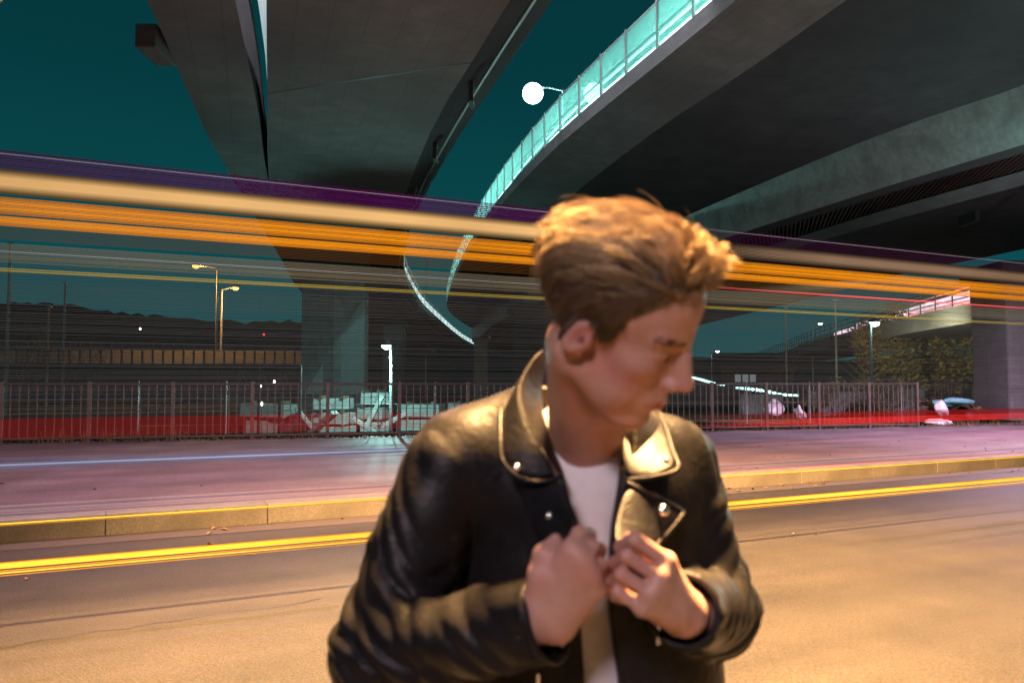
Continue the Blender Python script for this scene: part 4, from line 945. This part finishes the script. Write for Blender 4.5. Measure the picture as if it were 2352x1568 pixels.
# his left hand: fingers side by side towards the lens, closed on the other lapel
def sd_lhand(P):
    w = J(1568, 1405, 1.020)
    kn = [J(1530, 1288, .962), J(1514, 1325, .950), J(1493, 1360, .944), J(1474, 1394, .950)]
    d = h_cap(P, J(1648, 1425, 1.11), w, .034, .0265)
    for k, r in zip(kn, (.0155, .0160, .0155, .0145)):
        b = J(0, 0, 1) * 0 + (w * 0.72 + k * 0.28)
        d = smin(d, h_cap(P, w, b, .0240, r + .004), .018)
        d = smin(d, h_cap(P, b, k, r + .004, r - .001), .014)
    d = smin(d, s_ell(P, J(1526, 1368, .985), (.026, .017, .031)), .016)
    tips = [[J(1458, 1238, .948), J(1426, 1256, .975), J(1442, 1280, .990)],
            [J(1440, 1276, .940), J(1412, 1292, .968), J(1432, 1312, .985)],
            [J(1428, 1318, .940), J(1410, 1332, .966), J(1430, 1346, .982)],
            [J(1420, 1358, .950), J(1412, 1366, .972), J(1430, 1376, .984)]]
    rs = [[.0115, .0106, .0094, .0086], [.0110, .0100, .0092, .0084], [.0104, .0096, .0088, .0082], [.0096, .0088, .0082, .0076]]
    fr = None
    for k, t, r in zip(kn, tips, rs):
        f = chain(P, [k] + t, r)
        d = smin(d, f, .0022)
        fr = 1
    t = chain(P, [J(1518, 1330, 1.000), J(1478, 1262, .992), J(1444, 1236, .985)], [.0165, .0130, .0095], .008)
    d = smin(d, t, .008)
    return d

# ---- trunk under the clothes
SH_R, EL_R, WR_R = npA(1030, 1080, 1.185), npA(868, 1500, 1.130), npA(1242, 1425, 1.005)
SH_L, EL_L, WR_L = npA(1545, 1065, 1.285), npA(1638, 1400, 1.250), npA(1572, 1400, 1.035)
def sd_trunk(P, g=0.0):
    d = s_cap(P, npA(1080, 1085, 1.205), npA(1510, 1075, 1.285), .060 + g, .060 + g)
    d = smin(d, s_ell(P, npA(1320, 1270, 1.255), (.175 + g, .120 + g, .20 + g)), .06)
    d = smin(d, s_ell(P, npA(1345, 1700, 1.270), (.160 + g, .115 + g, .26 + g)), .08)
    d = smin(d, s_cap(P, npA(1335, 1000, 1.21), npA(1335, 1120, 1.235), .062 + g, .085 + g), .05)
    d = smin(d, s_ell(P, npA(1345, 1125, 1.225), (.115 + g, .085 + g, .075 + g)), .04)
    return d
def sd_body(P):
    d = sd_trunk(P, -.016)
    for s, e_, w in ((SH_R, EL_R, WR_R), (SH_L, EL_L, WR_L)):
        d = smin(d, s_cap(P, s, e_, .046, .038), .03)
        d = smin(d, s_cap(P, e_, w, .038, .028), .02)
    hip = npA(1345, 1850, 1.27)
    for sx in (-1, 1):
        h = hip + np.array([sx * .085, 0, 0], f32); k = np.array([h[0] + sx * .03, h[1] + .0, .47], f32); an = np.array([h[0] + sx * .04, h[1] + .03, .08], f32)
        d = smin(d, s_cap(P, h, k, .080, .055), .04)
        d = smin(d, s_cap(P, k, an, .052, .036), .02)
        d = smin(d, s_cap(P, an + np.array([0, .02, -.04], f32), an + np.array([sx * .02, -.15, -.045], f32), .032, .028), .02)
    return d

person = empty("person", (float(neck_base[0]), float(neck_base[1]), 0))
tag(person, "man in a black leather jacket and white T-shirt gripping his lapels, head bowed", "person")
def own(o):                                  # keep world-space meshes in place under the person's empty
    o.parent = person; o.matrix_parent_inverse = Matrix.Translation(person.location).inverted(); return o
def span(pts, m): 
    a = np.array(pts); return a.min(0) - m, a.max(0) + m
parts = []
lo, hi = span([HC, neck_base], .16); parts.append(mesh_sdf(sd_head, lo, hi, .0026, "h"))
lo, hi = span([J(1230, 1200, .93), J(1400, 1480, 1.02)], .035); parts.append(mesh_sdf(sd_rhand, lo, hi, .0020, "r"))
lo, hi = span([J(1400, 1230, .93), J(1600, 1440, 1.07)], .035); parts.append(mesh_sdf(sd_lhand, lo, hi, .0020, "l"))
lo, hi = np.array([-.45, .85, -.02]), np.array([.45, 1.50, 1.42]); parts.append(mesh_sdf(sd_body, lo, hi, .012, "b"))
vv, ff, nb = [], [], 0
for v, q in parts:
    vv.append(v); ff.append(q + nb); nb += len(v)
bme = np_mesh("body", np.concatenate(vv), np.concatenate(ff))
allv = np.concatenate(vv); hq = to_head(allv); mq = hq.copy(); mq[:, 1] = np.abs(mq[:, 1])
def near_to(q, c, r): return np.clip(1.3 - np.linalg.norm((q - np.array(c, f32)) / np.array(r, f32), axis=1), 0, 1)
blush = np.maximum.reduce([near_to(mq, (.097, .006, -.0645), (.016, .019, .0085)), .45 * near_to(mq, (.113, 0, -.027), (.016, .016, .014)), .55 * near_to(mq, (-.003, .082, 0), (.022, .015, .032)), .35 * near_to(mq, (.065, .042, -.022), (.03, .025, .025)), .5 * near_to(mq, (.08, .031, .004), (.014, .018, .008))])
bme.attributes.new("blush", "FLOAT", "POINT").data.foreach_set("value", blush.astype(f32))
_n, _l = MAT["skin"].node_tree.nodes, MAT["skin"].node_tree.links
_a = _n.new("ShaderNodeAttribute"); _a.attribute_name = "blush"; _mx = _n.new("ShaderNodeMix"); _mx.data_type = "RGBA"
_l.new(_a.outputs["Fac"], _mx.inputs[0]); _l.new(_p.inputs["Base Color"].links[0].from_socket, _mx.inputs[6]); _mx.inputs[7].default_value = (0.36, 0.11, 0.10, 1); _l.new(_mx.outputs[2], _p.inputs["Base Color"])
own(link("body", bme, MAT["skin"]))
# ---- hair
def hairline(x): return np.interp(x, [-.12, -.06, -.032, -.022, -.010, .006, .018, .030, .042, .056, .072, .1], [-.054, -.054, -.048, -.020, .026, .030, .004, .012, .050, .066, .082, .10])
def cap_lift(q): return np.interp(q[:, 2], [-.05, 0, .05, .09, .13], [.0035, .005, .007, .009, .009]).astype(f32)
def sd_cap(P):
    q = to_head(P)
    d = sd_head_local(q) - cap_lift(q) - .0016 * wob(q, 150, 3)
    d -= .004 * np.clip((q[:, 0] - .02) / .04, 0, 1) * np.clip((q[:, 2] - .08) / .03, 0, 1)
    return smax(d, (hairline(q[:, 0]).astype(f32) + .004 - q[:, 2]) * .8, .010)
lo, hi = span([HC], .17)
v, q_ = mesh_sdf(sd_cap, lo, hi, .004, "c")
surf("hair_root", (0.030, 0.016, 0.008), (0.06, 0.032, 0.016), scale=60, rough=0.6)
m, n, l, p = new_mat("hair"); MAT["hair"] = m
at_ = n.new("ShaderNodeAttribute"); at_.attribute_name = "tone"
rp = n.new("ShaderNodeValToRGB"); l.new(at_.outputs["Fac"], rp.inputs[0]); l.new(rp.outputs[0], p.inputs["Base Color"])
rp.color_ramp.elements[0].color = (0.055, 0.028, 0.013, 1); rp.color_ramp.elements[1].color = (0.95, 0.70, 0.38, 1)
p.inputs["Roughness"].default_value = 0.34; p.inputs["Specular IOR Level"].default_value = 0.95; p.inputs["Specular Tint"].default_value = (1.0, .85, .6, 1)
own(link("hair_base", np_mesh("hair_base", v, q_), MAT["hair_root"]))
def grad_head(q, e=.002):
    g = np.stack([sd_head_local(q + np.eye(3, dtype=f32)[i] * e) - sd_head_local(q - np.eye(3, dtype=f32)[i] * e) for i in range(3)], 1)
    return g / (np.linalg.norm(g, axis=1, keepdims=True) + 1e-9)
rs = np.random.RandomState(5)
def scalp(nn):
    c0 = np.array([-.008, 0, .046], f32); out = np.zeros((0, 3), f32)
    while len(out) < nn:
        d = rs.normal(size=(nn * 2, 3)).astype(f32); d /= np.linalg.norm(d, axis=1, keepdims=True)
        t = np.full(len(d), .05, f32)
        for _ in range(14): t += sd_head_local(c0 + d * t[:, None]) * .9
        r = c0 + d * t[:, None]
        ok = (r[:, 2] > hairline(r[:, 0]) - .006) & ~((np.abs(r[:, 1]) > .079) & (r[:, 2] < .03))
        out = np.concatenate([out, r[ok]])
    return out[:nn]
G, NS, NP = 900, 24000, 9
gr = scalp(G); gn = grad_head(gr)
x, y, z = gr[:, 0], gr[:, 1], gr[:, 2]
w_top = np.clip((z - .070) / .030, 0, 1); w_front = np.clip((x - .012) / .060, 0, 1) * w_top
w_back = np.clip((-x - .050) / .03, 0, 1); w_low = np.clip((.050 - z) / .03, 0, 1)
side = np.sign(y); o1 = np.ones(G)
flow = np.stack([-.90 * o1, .05 * side, -.40 * o1], 1)                                              # sides: swept back and down
ft = np.stack([-.85 * o1, -.45 * o1, .02 * o1], 1)                                                  # top: swept back and over towards the lens
fb = np.stack([-.30 * o1, -.10 * o1, -.95 * o1], 1)
fl = np.stack([-.45 * o1, 0 * o1, -.85 * o1], 1)
ff_ = np.stack([.34 * o1, -.22 * o1, .80 * o1], 1)                                                  # quiff: up and over the brow
def mixw(A_, B_, w_): return A_ * (1 - w_)[:, None] + B_ * w_[:, None]
flow = mixw(mixw(mixw(mixw(flow, ft, w_top), fl, w_low), fb, w_back * (1 - w_top)), ff_, w_front)
nz = np.stack([wob(gr, 55, 90 + i) for i in range(3)], 1)
flow += nz * .42 + rs.normal(size=(G, 3)) * .07
length = np.interp(z, [-.05, .02, .05, .08], [.010, .014, .034, .064]) * rs.uniform(.8, 1.15, G)
length = length * (1 - .26 * w_front) * np.clip((z - hairline(x) + .008) / .028, .18, 1)
lift = .02 + .38 * w_top + .50 * w_front + rs.uniform(-.03, .10, G)
hv_ = 1 + .50 * wob(gr, 42, 77)
gp = np.zeros((G, NP, 3), f32); gp[:, 0] = gr
for i in range(1, NP):
    s_ = (i - .5) / (NP - 1)
    cn_ = grad_head(gp[:, i - 1]); fl_ = flow - cn_ * ((flow * cn_).sum(1) * 1.0 * (1 - .75 * w_front))[:, None]
    d = cn_ * (lift * (1 - s_) ** 2.0)[:, None] + fl_ * (.35 + s_)
    d[:, 2] -= (w_front * .70 * s_ ** 2); d[:, 0] += w_front * .28 * s_
    d /= np.linalg.norm(d, axis=1, keepdims=True)
    p_ = gp[:, i - 1] + (d * (length / (NP - 1))[:, None]).astype(f32)
    need = np.interp(s_, [0, .3, .6, 1], [.002, .011, .015, .011]) * (.28 + .85 * w_top + .30 * w_front) * hv_
    sd = sd_head_local(p_); push = np.clip(need - sd, 0, None)
    gp[:, i] = p_ + grad_head(p_) * push[:, None]
cr = scalp(NS)
near = np.argmin(((cr[:, None, :] - gr[None]) ** 2).sum(2), 1)
s_ = np.linspace(0, 1, NP, dtype=f32)[None, :, None]
rel = gp[near] - gr[near][:, None]
off = (cr - gr[near])[:, None]
kl = rs.uniform(.72, 1.08, NS).astype(f32)[:, None, None]
amp = (.0015 + .004 * rs.uniform(0, 1, NS) ** 3).astype(f32)[:, None, None]
ph = rs.uniform(0, 6.28, (NS, 1, 3)).astype(f32)
sp = cr[:, None] + rel * kl - off * (s_ ** 1.4) * .42 + amp * np.sin(s_ * 5 + ph) * s_
wild = rs.uniform(0, 1, NS) > .988                                                                    # a few stray hairs stand off
sp[wild] += (grad_head(cr[wild])[:, None] * .012 + rs.normal(size=(wild.sum(), 1, 3)) * .006) * s_ ** 1.5
tan = np.gradient(sp, axis=1); tan /= np.linalg.norm(tan, axis=2, keepdims=True) + 1e-9
a_ = np.cross(tan, np.array([.3, .2, .93], f32)); a_ /= np.linalg.norm(a_, axis=2, keepdims=True) + 1e-9
b_ = np.cross(tan, a_)
rad = (.00050 * (1 - s_ ** 2 * .8))
ring = [sp + (a_ * math.cos(k * 2.0944) + b_ * math.sin(k * 2.0944)) * rad for k in range(3)]
hv = np.stack(ring, 2).reshape(-1, 3)
base = (np.arange(NS) * NP * 3)[:, None, None] + (np.arange(NP - 1) * 3)[None, :, None]
k_ = np.arange(3)[None, None]
hf = np.stack([base + k_, base + (k_ + 1) % 3, base + 3 + (k_ + 1) % 3, base + 3 + k_], -1).reshape(-1, 4)
hme = np_mesh("hair", from_head(hv), hf)
ton = np.repeat(np.clip(rs.uniform(0, 1, G)[near] * .6 + rs.uniform(0, .4, NS), 0, 1) * np.clip((cr[:, 2] - .055) / .05, .04, 1) + .28 * np.clip((cr[:, 2] - .085) / .03, 0, 1), NP * 3)  # sides naturally darker; the lamp's gold highlight put into the top strands' colour
hme.attributes.new("tone", "FLOAT", "POINT").data.foreach_set("value", ton.astype(f32))
own(link("hair", hme, MAT["hair"]))
# brows and lashes
def brow_strands(a0, a1, n_, ln, up, nm):
    b = MB()
    for i in range(n_):
        t = random.Random(i * 7 + n_).random(); rr = random.Random(i)
        q0 = np.array(a0) * (1 - t) + np.array(a1) * t + np.array([rr.uniform(-.001, .001), 0, rr.uniform(-.0028, .0028)])
        q1 = q0 + np.array([-.003, np.sign(a1[1]) * ln, up * ln * .5])
        qq = np.array([q0, (q0 + q1) / 2, q1], f32)
        d_ = sd_head_local(qq); qq = qq + grad_head(qq) * (.0006 - d_)[:, None]
        b.tube([Vector(v_) for v_ in from_head(qq)], [.0007, .0006, .0003], n=3, cap=False)
    own(b.build(nm, MAT["hair_root"]))
for sy in (-1, 1):
    brow_strands((.094, sy * .012, .026), (.074, sy * .050, .031), 85, .007, .5, "eyebrow")
    brow_strands((.087, sy * .016, .0005), (.074, sy * .045, -.001), 60, .004, -1.2, "eyelash")

# ---- T-shirt and jacket as solids of cloth
def neck_hole(P, r, dz=0.0):
    a, b = npA(1338, 860, 1.185), npA(1342, 962, 1.130)
    return s_cap(P, a, b + np.array([0, 0, dz], f32), r)
def sd_shirt(P):
    d = sd_trunk(P, .000)
    fold = .0055 * np.sin((P[:, 0] * 70 + P[:, 2] * 22) + 2.0 * wob(P, 12, 4)) * np.clip((1.33 - P[:, 2]) * 6, 0, 1)
    d = d + fold - .003 * wob(P, 30, 8)
    d = smax(d, -neck_hole(P, .056), .004)
    return smax(d, .80 - P[:, 2], .01)
lo, hi = np.array([-.24, 1.0, .78]), np.array([.42, 1.45, 1.46])
v, q_ = mesh_sdf(sd_shirt, lo, hi, .005, "s")
own(link("t_shirt", np_mesh("t_shirt", v, q_), MAT["cotton"]))
zl = [npA(*a) for a in ((1250, 985, 1.11), (1275, 1090, 1.09), (1322, 1210, 1.07), (1332, 1330, 1.07), (1338, 1420, 1.09), (1345, 1568, 1.11), (1345, 1760, 1.13))][::-1]
zr = [npA(*a) for a in ((1425, 960, 1.15), (1426, 1090, 1.12), (1412, 1210, 1.09), (1404, 1330, 1.08), (1404, 1420, 1.10), (1424, 1568, 1.12), (1445, 1760, 1.14))][::-1]
zlz, zlx = [float(a[2]) for a in zl], [float(a[0]) for a in zl]
zrz, zrx = [float(a[2]) for a in zr], [float(a[0]) for a in zr]
def sleeve(P, s, e_, w, r, seed, bx):
    d = smin(s_cap(P, s, e_, r[0], r[1]), s_cap(P, e_, w, r[1] * .98, r[2]), .030)
    def ax(a, b):
        u = (b - a) / np.linalg.norm(b - a); return (P - a) @ u, np.linalg.norm(b - a)
    t1, l1 = ax(s, e_); t2, l2 = ax(e_, w)
    m1 = np.exp(-((t1 - l1) / .10) ** 2) * (t1 < l1 + .02); m2 = np.exp(-(t2 / .12) ** 2) * (t2 > -.02)
    n_ = wob(P, 22, seed)
    w1 = np.sin(t1 * 62 + 4.5 * n_ + (P[:, 1] - s[1]) * 40); w2 = np.sin(t2 * 66 + 4.5 * n_ + P[:, 2] * 35)
    d -= .0040 * m1 * (np.abs(w1) * 2 - 1) + .0040 * m2 * (np.abs(w2) * 2 - 1)
    d += .0030 * np.sin(t1 * 48 + 4 * n_) * (1 - m1) * np.exp(-((t1 - .16) / .12) ** 2)
    return d - .004 * wob(P, 16, seed + 1)
UR = (WR_R - EL_R) / np.linalg.norm(WR_R - EL_R); UL = (WR_L - EL_L) / np.linalg.norm(WR_L - EL_L)
def sd_jacket(P):
    t = sd_trunk(P, .026) - .004 * wob(P, 13, 21) - .0022 * wob(P, 34, 22)
    t = smin(t, s_cap(P, npA(1205, 945, 1.225), npA(1050, 1032, 1.205), .040, .056), .04)
    t += .004 * np.sin(P[:, 0] * 60 + P[:, 2] * 30 + 3 * wob(P, 9, 23)) * np.clip((1.25 - P[:, 2]) * 5, 0, 1)
    t = smin(t, s_ell(P, npA(1318, 1560, 1.285), (.235, .150, .30)), .05)
    ro = np.interp(P[:, 2], zlz, zlx).astype(f32); rr_ = np.interp(P[:, 2], zrz, zrx).astype(f32)
    op = np.maximum(np.maximum(ro - P[:, 0], P[:, 0] - rr_), P[:, 1] - 1.24)
    t = smax(t, -op, .008)
    t = smax(t, -neck_hole(P, .076, -.01), .008)
    t = smax(t, .93 - P[:, 2], .008)
    a = sleeve(P, SH_R, EL_R, WR_R, (.070, .062, .054), 31, 1)
    a = smax(a, (P - (WR_R + UR * .012)) @ UR.astype(f32), .006)
    a = smax(a, -s_cap(P, WR_R - UR * .002, WR_R + UR * .05, .047), .004)
    b = sleeve(P, SH_L, EL_L, WR_L, (.068, .062, .047), 41, -1)
    b = smax(b, (P - (WR_L + UL * .010)) @ UL.astype(f32), .006)
    b = smax(b, -s_cap(P, WR_L - UL * .004, WR_L + UL * .06, .0395), .004)
    d = smin(t, a, .012); d = smin(d, b, .012)
    seam = np.abs(t - a); d = d + .0025 * np.exp(-(seam / .006) ** 2)
    return d
lo, hi = np.array([-.36, .86, .86]), np.array([.48, 1.50, 1.48])
v, q_ = mesh_sdf(sd_jacket, lo, hi, .0045, "j")
jacket = own(link("jacket", np_mesh("jacket", v, q_), MAT["leather"]))
def under(o): o.parent = jacket; return o
def hit(px, py, sdf, t0=.8, lift=0.0):
    d = np.array(ray(px, py).normalized(), f32); o_ = np.array([0, 0, CAM_Z], f32); t = f32(t0)
    for _ in range(60):
        s1 = sdf((o_ + d * t)[None])[0]; t += s1 * .7
    return Vector(o_ + d * (t - lift))
def patch(rows, name, mat, thick=.004, par=under, sub=2):
    nr, nc = len(rows), len(rows[0]); b = MB()
    b.add([at(*p_) for r in rows for p_ in r], [(i * nc + j, i * nc + j + 1, (i + 1) * nc + j + 1, (i + 1) * nc + j) for i in range(nr - 1) for j in range(nc - 1)])
    o = par(b.build(name, mat, smooth=True))
    s1 = o.modifiers.new("s", "SOLIDIFY"); s1.thickness, s1.offset = thick, 0
    s2 = o.modifiers.new("b", "SUBSURF"); s2.levels = s2.render_levels = sub
    return o
def piping(pts, r=.0032, name="piping", mat=None, par=under, nn=8):
    P_ = [at(*p_) if len(p_) == 3 else p_ for p_ in pts]; out = []
    for i in range(len(P_) - 1):
        a0, a1, a2, a3 = P_[max(i - 1, 0)], P_[i], P_[i + 1], P_[min(i + 2, len(P_) - 1)]
        for k in range(6):
            t = k / 6
            out.append(.5 * ((2 * a1) + (a2 - a0) * t + (2 * a0 - 5 * a1 + 4 * a2 - a3) * t * t + (3 * a1 - a0 - 3 * a2 + a3) * t ** 3))
    out.append(P_[-1])
    b = MB(); b.tube(out, r, n=nn); return par(b.build(name, mat or MAT["leather"], smooth=True))
cl_f = [(1246, 796, 1.18), (1180, 882, 1.135), (1202, 960, 1.085), (1243, 1030, 1.060), (1290, 1094, 1.050)]
cl_m = [(1236, 812, 1.20), (1166, 905, 1.140), (1176, 985, 1.080), (1204, 1052, 1.055), (1240, 1100, 1.046)]
cl_o = [(1226, 846, 1.21), (1150, 936, 1.145), (1149, 1000, 1.092), (1154, 1056, 1.064), (1187, 1092, 1.054)]
patch([cl_f, cl_m, cl_o], "collar", MAT["leather"])
patch([cl_f, [(1252, 802, 1.20), (1212, 890, 1.165), (1232, 965, 1.125), (1262, 1036, 1.090), (1294, 1096, 1.065)],
       [(1262, 812, 1.22), (1238, 900, 1.19), (1254, 975, 1.150), (1276, 1045, 1.115), (1300, 1100, 1.085)]], "collar_stand", MAT["leather"])
piping([cl_o[1], cl_o[2], cl_o[3], cl_o[4], (1240, 1106, 1.046), cl_f[4]])
ll_i = [(1290, 1090, 1.050), (1306, 1150, 1.030), (1322, 1198, 1.005), (1312, 1226, .985)]
ll_m = [(1240, 1100, 1.060), (1256, 1165, 1.045), (1276, 1215, 1.015), (1290, 1236, .985)]
ll_o = [(1186, 1100, 1.085), (1204, 1172, 1.065), (1236, 1236, 1.030), (1268, 1250, .995)]
patch([ll_i, ll_m, ll_o], "lapel", MAT["leather"])
piping([ll_i[0], ll_i[1], ll_i[2], ll_i[3]], .0028)
cr_i = [(1456, 922, 1.27), (1422, 985, 1.190), (1424, 1042, 1.140), (1440, 1102, 1.105)]
cr_m = [(1482, 926, 1.27), (1476, 985, 1.185), (1484, 1046, 1.130), (1496, 1094, 1.100)]
cr_o = [(1508, 936, 1.28), (1530, 985, 1.205), (1545, 1035, 1.150), (1557, 1076, 1.110)]
patch([cr_i, cr_m, cr_o], "collar", MAT["leather"])
piping([cr_o[0], cr_o[1], cr_o[2], cr_o[3], (1505, 1094, 1.098), cr_i[3]])
lr_i = [(1440, 1108, 1.100), (1420, 1160, 1.070), (1408, 1215, 1.035), (1414, 1262, 1.000)]
lr_m = [(1500, 1138, 1.096), (1490, 1186, 1.072), (1470, 1226, 1.045), (1452, 1262, 1.010)]
lr_o = [(1560, 1170, 1.112), (1566, 1184, 1.108), (1532, 1226, 1.080), (1492, 1266, 1.040)]
patch([lr_i, lr_m, lr_o], "lapel", MAT["leather"])
piping([lr_i[0], (1500, 1138, 1.094), lr_o[0], lr_o[1], lr_o[2], lr_o[3]], .0036)
def snap(px, py, Y, r):
    b = MB(); b.lathe((0, 0, 0), [(r, 0), (r * .98, r * .25), (r * .8, r * .5), (r * .45, r * .68), (.0004, r * .72)], 14)
    o = under(b.build("snap_button", MAT["chrome"], smooth=True))
    o.location = at(px, py, Y); o.rotation_euler = (math.radians(80), 0, 0)
for a in ((1187, 1074, 1.050, .0052), (1523, 1172, 1.082, .0085), (1530, 1058, 1.112, .0050), (1262, 1184, 1.030, .0055)): snap(*a)
# zips, seams and pulls
def seam(pp, r, mat, name, sdf=sd_jacket, lift=.001): piping([hit(x_, y_, sdf, .85, lift) for x_, y_ in pp], r, name, mat)
seam([(1206, 1112), (1209, 1170), (1211, 1230), (1213, 1300), (1216, 1350)], .0022, MAT["chrome"], "zip")
seam([(1000, 1022), (1050, 1006), (1100, 990), (1146, 976)], .0030, MAT["leather"], "seam")
seam([(1625, 1060), (1600, 1100), (1590, 1160), (1588, 1220)], .0030, MAT["leather"], "seam")
def pull(px, py, sdf):
    p_ = hit(px, py, sdf, .85, .004); b = MB(); b.box((p_.x, p_.y, p_.z - .010), (.005, .0022, .022)); b.tube([p_ + Vector((0, 0, .006)), p_], .0028, 8)
    under(bevel(b.build("zip_pull", MAT["chrome"]), .0008))
for a in ((1292, 1478), (1512, 1440), (1236, 1555), (1209, 1108)): pull(*a, sd_jacket)
def cuff(w, u, r, nm="cuff"):
    b = MB(); u = Vector(u); c = Vector(w) + u * .010; a = u.orthogonal().normalized(); bb = u.cross(a); ring = []
    for k in range(29):
        an = k / 28 * 2 * math.pi; ring.append(c + (a * math.cos(an) + bb * math.sin(an)) * r)
    b.tube(ring, .0042, 8); under(b.build(nm, MAT["leather"], smooth=True))
cuff(WR_R, UR, .0505); cuff(WR_L, UL, .0438)
# trousers and shoes (below the frame)
hip = npA(1345, 1850, 1.27)
def sd_trousers(P):
    d = s_ell(P, hip + np.array([0, 0, .10], f32), (.175, .125, .16))
    for sx in (-1, 1):
        h = hip + np.array([sx * .085, 0, 0], f32); k = np.array([h[0] + sx * .03, h[1], .47], f32); an = np.array([h[0] + sx * .04, h[1] + .03, .07], f32)
        d = smin(d, s_cap(P, h, k, .094, .070), .03); d = smin(d, s_cap(P, k, an, .070, .060), .02)
    return smax(smax(d - .004 * wob(P, 25, 61), P[:, 2] - (hip[2] + .19), .01), .07 - P[:, 2], .005)
v, q_ = mesh_sdf(sd_trousers, np.array([-.2, 1.0, .03]), np.array([.45, 1.55, 1.1]), .010, "t")
own(link("trousers", np_mesh("trousers", v, q_), MAT["denim"]))
for sx in (-1, 1):
    c = Vector((float(hip[0]) + sx * .127, float(hip[1]) + .02, 0))
    def sd_shoe(P, c=c):
        d = s_cap(P, (c.x, c.y + .03, .045), (c.x + sx * .02, c.y - .17, .035), .048, .040)
        d = smin(d, s_cap(P, (c.x, c.y + .02, .06), (c.x, c.y + .02, .12), .050, .046), .03)
        return smax(d, .002 - P[:, 2], .004)
    v, q_ = mesh_sdf(sd_shoe, np.array([c.x - .12, c.y - .28, -.02]), np.array([c.x + .12, c.y + .14, .2]), .007, "s")
    own(link("shoe", np_mesh("shoe", v, q_), MAT["rubber"]))
